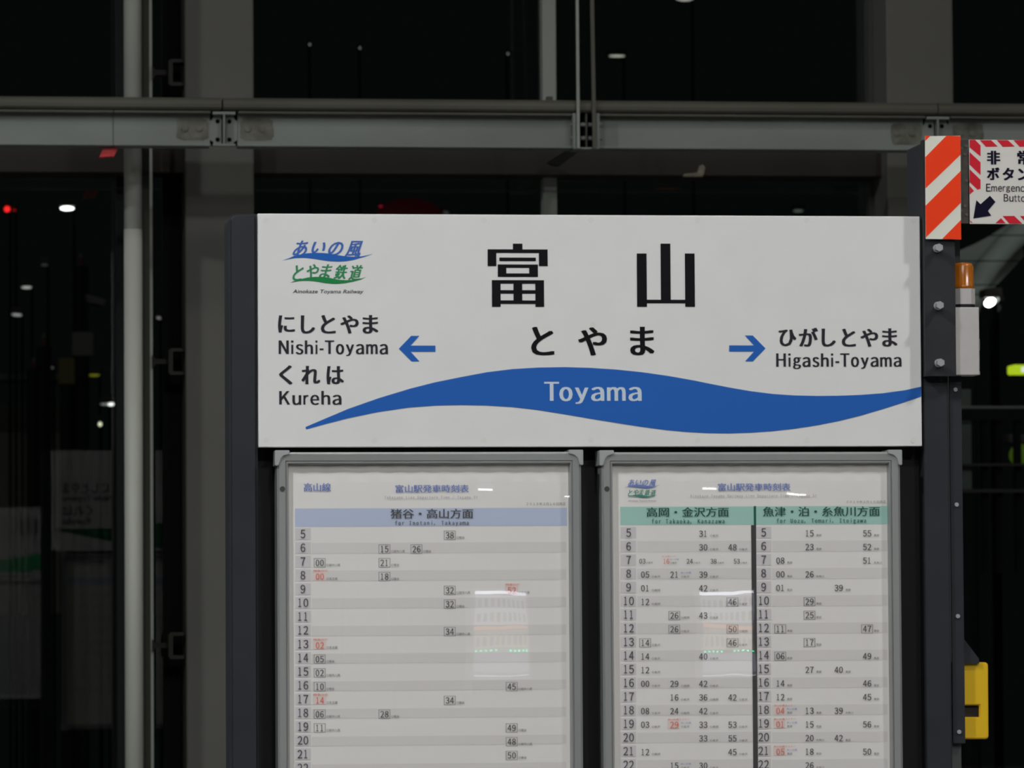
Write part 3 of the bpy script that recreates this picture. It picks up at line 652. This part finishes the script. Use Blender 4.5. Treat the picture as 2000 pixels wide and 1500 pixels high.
for (E_, K_, y5, xb0, xb1, xs, xe, left) in ((EL, KL, 1040.4, 1212, 1242, 1244.5, 1471, True), (ER, KR, 1039.7, 1477, 1505.5, 1508, 1733.5, False)):
    for h, ent in E_.items():
        y = y5+26.65*(h-5)
        if h % 2 == 0: one(p2, 'row_stripe', M['stripe'], lambda b: pq(b, xs, y-11, xe, y+11.4, X))
        one(p2, 'hour_cell', M['hbox'], lambda b: pq(b, xb0, y-11, xb1, y+11.4, X, 2))
        one(p2, 'hour_figure', M['tdark'], lambda b: col_digits(b, str(h), (xb0+xb1)/2+(0.5 if left else 0), y, 22.5 if h > 9 else 11.3, 16.3, X, smear=0.0003))
        for q in ent:
            x = K_[q[0]]; s = q[1:3]; fl_ = q[3:]; yy = y+2; rd = 'r' in fl_
            one(p2, 'time_figure', M['tred'] if rd else M['tdark'], lambda b: col_digits(b, s, x+8.3, yy, 17.6, 12.3, X, smear=0.00032))
            if rd: one(p2, 'pink_cell', M['tpink'], lambda b: pq(b, x-5, yy-11.5, x+18, yy+7.5, X, 2))
            if 'b' in fl_: one(p2, 'cell_outline', M['tmid'], lambda b: frame4(b, x-2.8, yy-8.6, x+19.5, yy+8.6, X))
            n_ = (TA if 't' in fl_ else KA) if left else (IT if 'i' in fl_ else TO+' ')
            if rd or '*' in fl_: one(p2, 'small_note', M['tblue'], lambda b: pt(b, 'あいの風', x+21, yy-5.5, x+41, yy-1.8, X))
            if rd: one(p2, 'small_note', M['tred'], lambda b: pt(b, 'あいの風ライナー', x-4, yy-12.5, x+38, yy-8.5, X))
            wn = (16 if left else (15 if 'i' in fl_ else 10))
            one(p2, 'small_note', M['tnote'], lambda b: pt(b, n_ if left or 'i' in fl_ else KU, x+21.5, yy+1.5, x+21.5+wn, yy+6, X))
y = 1040.4+26.65*2+2.5
for x, s, r_ in ((1248, '03', 0), (1294.7, '16', 1), (1340.5, '24', 0), (1387, '38', 0), (1432.5, '53', 0)):
    one(p2, 'time_figure', M['tred'] if r_ else M['tdark'], lambda b: col_digits(b, s, x+6.3, y, 13, 9.6, X, smear=0.0002))
    one(p2, 'small_note', M['tnote'], lambda b: pt(b, KA, x+14.5, y+1, x+26.5, y+4.6, X))
    if r_:
        one(p2, 'small_note', M['tred'], lambda b: pt(b, 'あいの風ライナー', x-2, y-11, x+27, y-8, X))
        one(p2, 'small_note', M['tblue'], lambda b: pt(b, 'あいの風', x+14, y-5, x+31, y-2, X))

# the back of the stand carries the same cases, seen in the glass as a reflection
for c_, p_, cx, lbl in ((c1, p1, cx1, 'left'), (c2, p2, cx2, 'right')):
    k = copy_tree(c_, None, 'display case on the rear face of the stand, behind the %s front one' % lbl)
    k.location = (cx, T, 0); k.rotation_euler = (0, 0, PI)
    q = thing('timetable_poster', 'timetable sheet in the rear case, back to back with the %s one' % lbl, 'timetable', (cx, T-PYP, 0), None, PI)
    for ch in p_.children:
        n_ = ch.name.split('.')[0]
        if n_ in ('paper', 'mount_board', 'header_band', 'row_stripe', 'hour_cell'):
            d = ch.copy(); C.objects.link(d); d.parent = q
# twin stand on the photographer's platform: its reflection is at the left edge of the glass
TX, TY = 1.11, -11.4; dimmedp = mat('greyed_paper', (0.20, 0.21, 0.20), 0.7)  # paper white with the dimness put into the colour
k = copy_tree(stand, None, 'dark sign stand on the platform behind the photographer'); k.location = (TX, TY, 0); k.rotation_euler = (0, 0, PI)
tw = board('white name board with a green wave on the platform behind the photographer', face=mat('greyed_sign_white', (0.20, 0.21, 0.20), 0.6)); big_name(tw, M['black'])  # board white darkened so that its reflection stays dim
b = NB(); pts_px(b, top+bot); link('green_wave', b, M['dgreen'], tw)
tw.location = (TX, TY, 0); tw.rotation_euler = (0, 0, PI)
for c_, cx, lbl in ((c1, cx1, 'nearer the open end'), (c2, cx2, 'beside the other one')):
    k = copy_tree(c_, None, 'aluminium display case behind the photographer, ' + lbl); k.location = (TX-(cx-XC), TY, 0); k.rotation_euler = (0, 0, PI)
    q = thing('timetable_poster', 'timetable sheet behind the photographer, ' + lbl, 'timetable', (TX-(cx-XC), TY-PYP, 0), None, PI)
    for ch in (p1 if c_ is c1 else p2).children:
        if ch.name.split('.')[0] in ('paper', 'mount_board'):
            d = ch.copy(); d.data = d.data.copy(); d.data.materials[0] = dimmedp if d.name.startswith('paper') else d.data.materials[0]; C.objects.link(d); d.parent = q

# ---------------------------------------------------------------- striped plate
def loc_of(px, py, Y): v = P(px, py, Y); return v
Y0 = -0.034
o = loc_of(1842, 366, Y0); t = thing('striped_plate', 'narrow upright plate with orange and white diagonal stripes at the top of the right post', 'plate', o)
def rel(px, py, Y=Y0): v = P(px, py, Y); return (v.x-o.x, v.z-o.z)
cor = [(1807, 266), (1876, 265), (1877, 467.5), (1808.5, 466.5)]
b = NB(); prism(b, [rel(*p) for p in cor], 0, 0.003); link('white_face', b, M['cream'], t)
def cz(x, y): return (1750+x/6, 240+y/6)
for pg in ([(342, 152), (405, 148), (342, 212)], [(590, 150), (755, 155), (757, 372), (345, 768), (342, 402)], [(757, 563), (758, 938), (350, 1342), (345, 970)], [(760, 1137), (764, 1366), (540, 1360)]):
    b = NB(); q = [rel(*cz(*p)) for p in pg]; f = b.faces.new([b.verts.new((x, -0.0006, z)) for x, z in q]); link('orange_stripe', b, M['orange'], t)
b = NB(); a = rel(1825, 290); c = rel(1858, 440); box(b, a[0], c[0], 0.003, 0.010, c[1], a[1]); link('mounting_pad', b, M['plate'], t)

# ---------------------------------------------------------------- emergency button sign
Y0 = -0.03
o = loc_of(1990, 355, Y0); t = thing('emergency_sign', 'white sign with red striped border and black arrow pointing down left, cut by the frame', 'sign', o)
b = NB(); x0, z1 = rel(1893.5, 272.5); x1, z0 = rel(2130, 438); box(b, x0, x1, 0, 0.004, z0, z1, 0.0006); link('panel', b, mat('sign_warm_white', (0.72, 0.70, 0.655), 0.5, spec=0.25), t)
hx0, hz1 = rel(1877.5, 272); hx1, hz0 = rel(1893.5, 436)
b = NB(); box(b, hx0-0.006, hx1, 0.001, 0.012, hz0, hz1, 0.0008); hg = link('hinge_strip', b, mat('rusty_hinge', (0.045, 0.038, 0.030), 0.5, mottle=0.4, scale=60), t)
for q in ((1888, 285), (1878.5, 289), (1885, 301), (1888.5, 352.5), (1885.5, 402), (1878, 411), (1888.5, 419)):
    c = rel(*q); b = NB(); cyl(b, (c[0], 0.001, c[1]), (c[0], -0.0015, c[1]), 0.0032, 10); link('rivet', b, M['galvw'], hg)
# red slanted blocks of the border
def redb(pts): 
    b = NB(); b.faces.new([b.verts.new((*(lambda q: (q[0], -0.0006, q[1]))(rel(*cz(*p))),)) for p in pts]); link('border_block', b, M['red'], t)
for q in ([(866, 197), (932, 197), (995, 262), (995, 392), (866, 285)], [(866, 340), (995, 460), (995, 610), (866, 487)], [(866, 540), (995, 665), (995, 770), (960, 782), (866, 690)], [(866, 735), (918, 795), (866, 840)]):
    redb(q)
for k in range(7):
    x = 985+198*k; redb([(x, 200), (x+133, 200), (x+212, 275), (x+72, 278)])
for k in range(5):
    x = 1252+205*k; redb([(x, 1090), (x+138, 1088), (x+232, 1178), (x+80, 1178)])
redb([(1235, 1115), (1290, 1175), (1170, 1172)]); redb([(866, 1140), (905, 1168), (880, 1168)])
b = NB(); b.faces.new([b.verts.new((rel(*cz(*p))[0], -0.001, rel(*cz(*p))[1])) for p in [(1105, 852), (1170, 925), (1080, 1030), (1120, 1085), (910, 1118), (945, 903), (995, 950)]]); link('arrow', b, M['navy'], t)
def et(s, x0, y0, x1, y1, **k):
    a = rel(*cz(x0, y1)); c = rel(*cz(x1, y0)); b = NB(); put_text(b, s, a[0], c[0], a[1], c[1], -0.0008, **k); link('lettering', b, M['navy'] if k.get('smear') else M['soft'], t)
et('非', 1070, 325, 1225, 485, smear=0.0010, bold=0.018); et('常', 1425, 325, 1585, 487, smear=0.0010, bold=0.018)
et('ボ', 1068, 520, 1218, 668, smear=0.0010, bold=0.018); et('タ', 1250, 525, 1388, 670, smear=0.0010, bold=0.018); et('ン', 1430, 535, 1572, 670, smear=0.0010, bold=0.018)
def el(txt, bbs):
    b = NB()
    for ch, (x0, x1, y0, y1) in zip(txt, bbs):
        a = rel(1920+x0/25, 350+y1/25); c = rel(1920+x1/25, 350+y0/25); put_text(b, wide(ch), a[0], c[0], a[1], c[1], -0.0008, smear=0.0002, bold=0.008)
    link('lettering', b, M['soft'], t)
el('Emergency', [(165, 385, 215, 595), (420, 700, 330, 590), (750, 940, 325, 605), (980, 1110, 330, 590), (1150, 1335, 335, 650), (1380, 1575, 330, 610), (1615, 1810, 340, 600), (1850, 2030, 335, 615), (2070, 2270, 340, 680)])
el('Button', [(1030, 1250, 720, 1085), (1300, 1500, 830, 1095), (1535, 1665, 765, 1095), (1700, 1835, 765, 1095), (1870, 2080, 830, 1105), (2120, 2310, 835, 1100)])

# ---------------------------------------------------------------- warning beacon
Yb = -0.008; r = 0.0245
o = P(1886, 735, Yb); t = thing('warning_beacon', 'small beacon lamp with amber dome on a grey box beside the right post', 'lamp', o)
zr = lambda py: P(1886, py, Yb).z-o.z
xr = lambda px: P(px, 640, Yb).x-o.x
b = NB(); lathe(b, 0, 0.02, [(r-0.001, zr(563)), (r, zr(562)), (r, zr(557)), (r-0.0015, zr(556)), (r-0.0015, zr(519)), (r-0.004, zr(514.5)), (r-0.009, zr(512.5)), (0, zr(512))], 36)
dm = link('amber_dome', b, M['amber'], t, True)
b = NB(); cyl(b, (0, 0.02, zr(560)), (0, 0.02, zr(520)), 0.009, 14); link('bulb', b, mat('bulb_glass', (0.5, 0.35, 0.1), 0.2), dm)
for k in range(12):
    a = 2*PI*k/12; b = NB(); box(b, (r-0.0012)*math.cos(a)-0.0009, (r-0.0012)*math.cos(a)+0.0009, 0.02+(r-0.0012)*math.sin(a)-0.0009, 0.02+(r-0.0012)*math.sin(a)+0.0009, zr(556), zr(519)); link('dome_rib', b, M['amber'], dm)
def oct_(bm, hw_, hd, z0, z1, k=0.45):
    pts = [(-hw_, -hd*k), (-hw_*k, -hd), (hw_*k*1.2, -hd), (hw_, -hd*k), (hw_, hd*k), (hw_*k, hd), (-hw_*k, hd), (-hw_, hd*k)]
    a = [bm.verts.new((x, 0.02+y, z0)) for x, y in pts]; c = [bm.verts.new((x, 0.02+y, z1)) for x, y in pts]
    bm.faces.new(a[::-1]); bm.faces.new(c)
    for i in range(8): bm.faces.new((a[i], a[(i+1) % 8], c[(i+1) % 8], c[i]))
b = NB(); oct_(b, r+0.0005, r, zr(594), zr(563.5)); link('collar', b, M['beacon'], t)
b = NB(); oct_(b, r, r, zr(600), zr(594)); link('black_band', b, M['backing'], t)
b = NB(); x0, x1 = xr(1863), xr(1911)
box(b, x0, x1, -0.008, 0.052, zr(733), zr(600.5), 0.002); link('box_body', b, M['beacon'], t)
for z_ in (675, 728):
    b = NB(); cyl(b, (x1-0.001, 0.005, zr(z_+9 if z_ == 675 else z_+4)), (x1-0.001, 0.005, zr(z_-13 if z_ == 675 else z_-3)), 0.0045, 10); link('latch', b, M['steel'], t)

# ---------------------------------------------------------------- yellow box
Y0 = 0.036; o = P(1905, 1368, Y0)
t = thing('yellow_box', 'yellow plastic box with a dark square notch behind the lower right post', 'box', o)
b = NB()
def ry(px, py): return rel(px, py, Y0)
rr = []
for (cx_, cy_, a0) in ((1923.5, 1300, -90), (1924.5, 1437, 0)):
    for a in (0, 30, 60, 90):
        th = math.radians(a0+a); rr.append((cx_+6.5*math.cos(th), cy_+6.5*math.sin(th)))
pts = [(1862, 1293.5)]+rr+[(1862, 1443.5), (1862, 1400.5), (1913, 1400.5), (1913, 1377.5), (1862, 1377.5)]
prism(b, [ry(*p) for p in pts], 0, 0.07)
bmesh.ops.bevel(b, geom=[e for e in b.edges if abs(e.verts[0].co.y) < 1e-6 and abs(e.verts[1].co.y) < 1e-6], offset=0.0025, segments=2, affect='EDGES')
link('shell', b, M['yellow'], t)
b = NB(); a = ry(1862, 1402); c = ry(1914, 1376); box(b, a[0], c[0], 0.012, 0.06, a[1], c[1]); link('notch', b, mat('notch_brown', (0.016, 0.010, 0.008), 0.6), t)

# ---------------------------------------------------------------- vending machine (seen only in the case covers)
vx, vy = 3.85, -14.0
t = thing('vending_machine', 'lit drinks vending machine behind the photographer, seen reflected in the timetable covers', 'vending machine', (vx, vy, 0))
b = NB(); box(b, -0.5, 0.5, -0.7, 0, 0.05, 1.83, 0.02); link('cabinet', b, M['body'], t)
for n_, z0, z1, e_ in (('top_light', 1.74, 1.79, em('machine_tube', (0.85, 0.88, 1.0), 14.0)), ('display_window', 1.20, 1.72, em('machine_window', (0.80, 0.84, 1.0), 2.6)), ('orange_strip', 1.12, 1.18, em('machine_orange', (1.0, 0.5, 0.3), 5.0)), ('lower_window', 0.80, 1.11, em('machine_cream', (1.0, 0.82, 0.66), 2.0)), ('lower_front', 0.42, 0.72, em('machine_dim', (0.80, 0.80, 1.0), 2.2)), ('lower_light', 0.36, 0.375, em('machine_edge', (0.9, 0.9, 1.0), 7.0))):
    b = NB(); box(b, -0.46, 0.46, 0.0, 0.012, z0, z1); link(n_, b, e_, t)
canm = [mat('can_%d' % i, c, 0.4) for i, c in enumerate(((0.6, 0.05, 0.05), (0.1, 0.2, 0.6), (0.7, 0.6, 0.2), (0.1, 0.4, 0.2), (0.7, 0.7, 0.7)))]
for row, zc in enumerate((1.25, 1.50, 0.84)):
    for i in range(9):
        b = NB(); cyl(b, (-0.40+i*0.1, 0.03, zc), (-0.40+i*0.1, 0.03, zc+0.15), 0.028, 12); link('drink_can', b, canm[(i+row*2) % 5], t)
ge = em('green_led', (0.05, 1.0, 0.45), 26.0)
for i in list(range(5))+list(range(7, 12)):
    b = NB(); box(b, -0.44+i*0.078, -0.44+i*0.078+0.03, 0.012, 0.02, 0.745, 0.77); link('button_light', b, ge, t)
b = NB(); box(b, -0.5, 0.5, 0, 0.02, 0.05, 0.3); link('pickup_flap', b, M['darkst'], t)

# tube lights on the photographer's platform, mirrored as streaks in the covers
te = em('tube_light', (1.0, 1.0, 1.0), 22.0)
for i, (x, y, z, ln) in enumerate(((4.9, -13.2, 3.3, 0.34), (3.45, -13.2, 3.38, 0.3))):
    q = thing('tube_lamp', 'short fluorescent lamp over the photographer, %s one' % ('right hand', 'left hand')[i], 'lamp', (x, y, z), 'tube lamps over the photographer')
    b = NB(); box(b, -ln/2, ln/2, -0.06, 0.06, 0.03, 0.10, 0.01); link('housing', b, lampgrey, q)
    b = NB(); cyl(b, (-ln/2+0.03, 0, 0), (ln/2-0.03, 0, 0), 0.016, 12); link('tube', b, te, q)
    for s in (-1, 1): b = NB(); cyl(b, (s*ln*0.4, 0, 0.1), (s*ln*0.4, 0, CEIL-z), 0.008, 8); link('hanging_rod', b, M['hole'], q)

# ---------------------------------------------------------------- the yard and town beyond the glass
b = NB(); box(b, -60, 90, WY+0.5, 120, -6.2, -6.0); struct(link('ground', b, M['asphalt']))
YD = 30.0
K = (YD+DIST)/F
def glow_spot(px, py, w_, h, col, s, label, Y=YD, cat='lamp', mast=True, name='street_lamp', tilt=0.0):  # glowing shapes for lamps and for reflections in the glass
    c = P(px, py, Y); k = (Y+DIST)/F
    t = thing(name, label, cat, c)
    b = NB(); bmesh.ops.create_uvsphere(b, u_segments=16, v_segments=8, radius=1.0)
    for v in b.verts: v.co = Vector((v.co.x*w_/2*k, v.co.y*w_/2*k*0.6, v.co.z*h/2*k))
    bmesh.ops.rotate(b, verts=b.verts, cent=(0, 0, 0), matrix=Matrix.Rotation(tilt, 3, 'Y'))
    link('lens', b, em(name+'_light', col, s), t, True)
    if mast:
        b = NB(); box(b, -w_*0.6*k, w_*0.6*k, -0.05, 0.1, h*0.5*k, h*0.5*k+0.05, 0.01); link('hood', b, M['darkst'], t)
        b = NB(); cyl(b, (w_*0.55*k, 0.12, -c.z-6.0), (w_*0.55*k, 0.12, h*0.5*k+0.05), 0.012, 8); link('mast', b, M['hole'], t)
    return t
glow_spot(14, 408.5, 11, 11, (1, 0.02, 0.02), 1.6, 'bright red signal light at the far left edge', name='signal_light')
glow_spot(28, 410.5, 7, 3, (1, 0.02, 0.02), 0.35, 'faint red spot just right of the bright red signal', name='signal_light')
glow_spot(131, 407, 27, 7.5, (0.93, 1, 0.93), 4.5, 'brightest white oval street lamp left of the pipe')
glow_spot(52, 561.5, 20, 5, (0.9, 0.93, 0.9), 0.42, 'dim oval lamp in the dark glass, upper one of two at left')  # this glow and the next stand for ceiling lamps mirrored in the glass
glow_spot(33, 615, 20, 5, (0.9, 0.93, 0.9), 0.30, 'dim oval lamp in the dark glass, lower one of two at left', tilt=0.08)
glow_spot(87, 517.5, 14, 4, (0.9, 0.93, 0.9), 0.035, 'very faint small oval lamp below the brightest street lamp')
glow_spot(310, 621, 9, 5, (0.9, 0.93, 0.9), 0.20, 'small lamp spot seen between the pipe and the column', tilt=0.3)
glow_spot(99, 717, 13, 4.5, (0.9, 0.9, 0.9), 0.09, 'small slanted grey lamp left of the hanging notice boards', tilt=0.35)
glow_spot(149, 743, 7, 5, (0.9, 0.95, 0.95), 0.22, 'small pale lamp under the hanging notice boards', tilt=0.4)
glow_spot(184, 733, 22, 4.5, (0.75, 0.8, 0.05), 0.16, 'yellow green strip lamp left of the pipe')
glow_spot(216, 789.5, 14, 6, (0.95, 1, 0.95), 1.6, 'white strip lamp close to the left side of the pipe')
glow_spot(205, 789.5, 18, 3.5, (0.9, 0.95, 0.9), 0.25, 'dim tail lamp beside the white strip lamp')
glow_spot(195.5, 828.5, 7, 8.5, (0.95, 1, 0.7), 1.0, 'small round yellowish lamp below the white strip lamp')
glow_spot(1205, 109.5, 32, 2.5, (0.95, 1, 0.8), 0.5, 'thin bright strip lamp in the top pane right of the rods')  # glowing shape for a streak mirrored in the glass
glow_spot(1337, -4, 36, 12, (1, 1, 0.95), 0.4, 'lamp just cut by the top edge of the photo')
for q in ((605, 87, 'leftmost'), (703, 94, 'middle'), (992, 105, 'rightmost')):  # small glows mostly standing for reflections in the glass
    glow_spot(q[0], q[1], 2.6, 4, (0.9, 0.9, 1), 0.35, 'tiny far light in the upper pane, %s of three' % q[2], name='far_light')
glow_spot(1559, 412, 20, 5, (0.8, 1, 0.9), 0.08, 'dim lamp peeping over the right part of the name board')
glow_spot(870, 417, 14, 10, (0.9, 1, 1), 0.03, 'dim greyish lamp just over the name board, right of the red glow')  # glow built in place of a reflection over the board
b = NB(); c = P(800, 452, YD); bmesh.ops.create_uvsphere(b, u_segments=32, v_segments=16, radius=1.0)
for v in b.verts: v.co = Vector((v.co.x*82*K, v.co.y*0.15, v.co.z*66*K))
m_ = em('red_neon', (1.0, 0.01, 0.08), 0.0065)
tag(link('lit_dome', b, m_, loc=c, smooth=True), 'dim red lit dome showing just above the name board', 'lit dome')
glow_spot(744, 403, 8, 3, (1, 0.02, 0.08), 0.35, 'tiny red lamp on the rim of the dim red dome', name='far_light')
glow_spot(1440, 291.2, 60, 4, (1, 0.25, 0.02), 0.12, 'orange strip light along the lower edge of the long beam', Y=6.32, mast=False, name='strip_light')  # glow in place of a reflection on the beam's lower edge
# yard things lit by an added, unseen lamp outside the frame
ly = thing('yard_lamp', 'yard flood lamp left of the frame', 'lamp', (-6, 20, 9))
b = NB(); box(b, -0.4, 0.4, -0.4, 0.4, 0, 0.2, 0.02); link('housing', b, lampgrey, ly)
b = NB(); box(b, -0.35, 0.35, -0.35, 0.35, -0.03, 0); link('diffuser', b, em('yard_light', (0.95, 1, 0.95), 60), ly)
b = NB(); cyl(b, (0, 0, 0.2), (0, 0, -15), 0.08, 10); link('mast', b, M['gasket'], ly)
rf = thing('yard_lamp', 'yard flood lamp right of the frame', 'lamp', (9.5, 12.5, 7))  # unseen lamp added to brighten the canopy and railing
b = NB(); box(b, -0.4, 0.4, -0.4, 0.4, 0, 0.2, 0.02); link('housing', b, lampgrey, rf)
b = NB(); box(b, -0.35, 0.35, -0.35, 0.35, -0.03, 0); link('diffuser', b, em('yard_light_right', (0.93, 1, 0.95), 38), rf)
b = NB(); cyl(b, (0, 0, 0.2), (0, 0, -13), 0.08, 10); link('mast', b, M['gasket'], rf)
def fboard(name, px0, py0, px1, py1, m_, label, cat, Y=28.0, d=0.1):
    x0, x1, y0, y1, z0, z1 = pbox(px0, py0, px1, py1, Y, Y+d); o_ = Vector(((x0+x1)/2, Y, z0))
    b = NB(); box(b, x0-o_.x, x1-o_.x, 0, d, 0, z1-z0, 0.01)
    return tag(link(name, b, m_, loc=o_), label, cat)
t = fboard('notice_board', 142, 648, 183, 695, M['dim'], 'dim grey notice board in the yard, higher of two', 'notice board')
b = NB(); cyl(b, (0, 0.05, -8), (0, 0.05, 0), 0.05, 8); link('leg', b, M['gasket'], t)
t = fboard('notice_board', 114, 699, 147, 751, M['dimyel'], 'dim yellowish notice board in the yard, lower of two', 'notice board', 27.5)
b = NB(); cyl(b, (0, 0.05, -8), (0, 0.05, 0), 0.05, 8); link('leg', b, M['gasket'], t)
def finial(px, py, s, label):
    Y = 29.0; k = (Y+DIST)/F*s; c = P(px, py, Y); t = thing('post_lantern', label, 'lantern', c)
    b = NB(); lathe(b, 0, 0, [(0, 8*k), (6*k, -3*k), (0, -3*k)], 14); link('cap', b, M['dim'], t)
    b = NB(); lathe(b, 0, 0, [(3*k, -3*k), (4*k, -7*k), (7*k, -9*k), (7*k, -11*k), (4*k, -14*k), (4*k, -20*k), (0, -20*k)], 14); link('body', b, M['dimred'], t)
    b = NB(); cyl(b, (0, 0, -20*k), (0, 0, -c.z-6), 0.06, 8); link('pole', b, M['gasket'], t)
finial(158.5, 500, 1.0, 'pointed post lantern in the dark yard, highest of three')
finial(86, 657, 1.0, 'pointed post lantern in the dark yard, middle of three')
finial(66, 703, 0.9, 'pointed post lantern in the dark yard, lowest of three')
b = NB(); a = [P(167, 574, 28), P(208, 586, 28), P(202, 596, 28), P(172, 590, 28)]
prism(b, [(v.x-a[0].x, v.z-a[0].z) for v in a], 0, 0.3)
o_ = tag(link('yard_roof', b, M['dim'], loc=(a[0].x, 28, a[0].z)), 'small slanted roof edge glinting in the yard left of the pipe', 'roof')
b = NB(); box(b, 0.0, 0.03, 0.1, 0.13, -8, -0.06); link('post', b, M['gasket'], o_)
fboard('low_building', -300, 790, 118, 1200, mat('building_wall', (0.22, 0.21, 0.18), 0.8, mottle=0.1, scale=1), 'low dark building in the yard at the left edge', 'building', 34, 3)
t = fboard('footbridge', -300, 729, 116, 743, mat('bridge_blue', (0.10, 0.13, 0.14), 0.7), 'dim bluish footbridge beam above the low building', 'bridge', 33, 0.5)
# right side: glass canopy, lamp, railing
Yr = 16.0
t = thing('curved_canopy', 'pale curved canopy arch behind the amber beacon', 'canopy', P(1940, 520, Yr))
o = P(1940, 520, Yr)
def sweep(bm, pts, rad, n=14):
    rings = []
    for i, p in enumerate(pts):
        d = (pts[min(i+1, len(pts)-1)]-pts[max(i-1, 0)]).normalized(); u = d.cross(Vector((0, 1, 0))).normalized(); v = d.cross(u)
        rings.append([bm.verts.new(p+(u*math.cos(2*PI*k/n)+v*math.sin(2*PI*k/n))*rad) for k in range(n)])
    for a, c in zip(rings, rings[1:]):
        for k in range(n): bm.faces.new((a[k], a[(k+1) % n], c[(k+1) % n], c[k]))
    bm.faces.new(rings[0][::-1]); bm.faces.new(rings[-1]); bmesh.ops.recalc_face_normals(bm, faces=bm.faces)
kr = (Yr+DIST)/F
b = NB(); sweep(b, [P(x, y, Yr)-o for x, y in ((1880, 640), (1893, 595), (1910, 555), (1935, 515), (1965, 480), (2000, 448), (2050, 410), (2120, 370))], 24*kr); link('arch_tube', b, M['arch'], t, True)
b = NB(); q = [P(x, y, Yr+0.3)-o for x, y in ((1860, 494), (1880, 487), (1905, 476), (1930, 463), (1990, 425), (2000, 500), (1930, 575), (1860, 600))]
prism(b, [(v.x, v.z) for v in q], 0.3, 0.34); link('roof_sheet', b, mat('roof_sheet', (0.42, 0.48, 0.44), 0.5), t)
for y in (460, 510, 556.5, 575.5):
    b = NB(); a = P(1840, y, Yr-0.25)-o; c = P(2060, y-0.5, Yr-0.25)-o; cyl(b, a, c, 1.1*kr, 6); link('cable', b, M['gasket'], t)
for px in (1893,):
    b = NB(); a = P(px, 640, Yr)-o; cyl(b, (a.x-0.03, 0, a.z), (a.x-0.03, 0, -o.z-6), 0.07, 10); link('support', b, M['gasket'], t)
glow_spot(1933.5, 590.5, 24, 17, (0.95, 1, 0.97), 14.0, 'glaring white oval lamp right of the amber beacon', Y=15.2, tilt=-0.45, name='platform_lamp')
glow_spot(1944, 586, 18, 12, (0.85, 0.95, 0.9), 0.45, 'grey glass shade behind the glaring oval lamp', Y=15.5, tilt=-0.45, name='platform_lamp')
glow_spot(1943, 601, 26, 20, (0.85, 0.95, 0.9), 0.018, 'dim lower bowl hanging under the glaring oval lamp', Y=15.8, name='platform_lamp')
t = fboard('exit_light', 1979, 712, 2030, 730, em('yellow_green_light', (0.55, 0.8, 0.02), 0.75), 'yellow green lit box at the right edge', 'lit sign', 15, 0.15)
a = P(1999, 725, 15)-t.location
b = NB(); box(b, a.x-0.012, a.x+0.05, -0.01, 0, a.z-0.005, a.z+0.022); link('white_mark', b, em('white_mark', (0.9, 1, 0.9), 0.8), t)
glow_spot(1992, 888, 46, 42, (0.25, 0.5, 0.02), 0.10, 'dim green round light at the right edge below the railing', Y=15, name='green_light', tilt=-0.5)
rl = thing('yard_railing', 'dark metal railing beyond the glass at the right edge', 'railing', P(1940, 800, 14))
o = P(1940, 800, 14)
for y0_, y1_, m_ in ((793, 797.5, M['mull']), (798, 820, M['gasket']), (905, 910, M['darkst']), (955, 962, M['darkst'])):
    a = P(1872, y1_, 14)-o; c = P(2080, y0_, 14)-o; b = NB(); box(b, a.x, c.x, 0, 0.06, a.z, c.z); link('rail', b, m_, rl)
for px in (1886, 1925, 1953, 1990, 2030):
    a = P(px-(9 if px == 1886 else 4), 1120, 14.1)-o; c = P(px+(10 if px == 1886 else 4), 760 if px == 1886 else 798, 14.1)-o
    b = NB(); box(b, a.x, c.x, 0.1, 0.16, (P(px, 966, 14.1)-o).z if px == 1886 else a.z, c.z); link('railing_post', b, mat('railing_green', (0.13, 0.17, 0.15), 0.6) if px == 1886 else M['gasket'], rl)
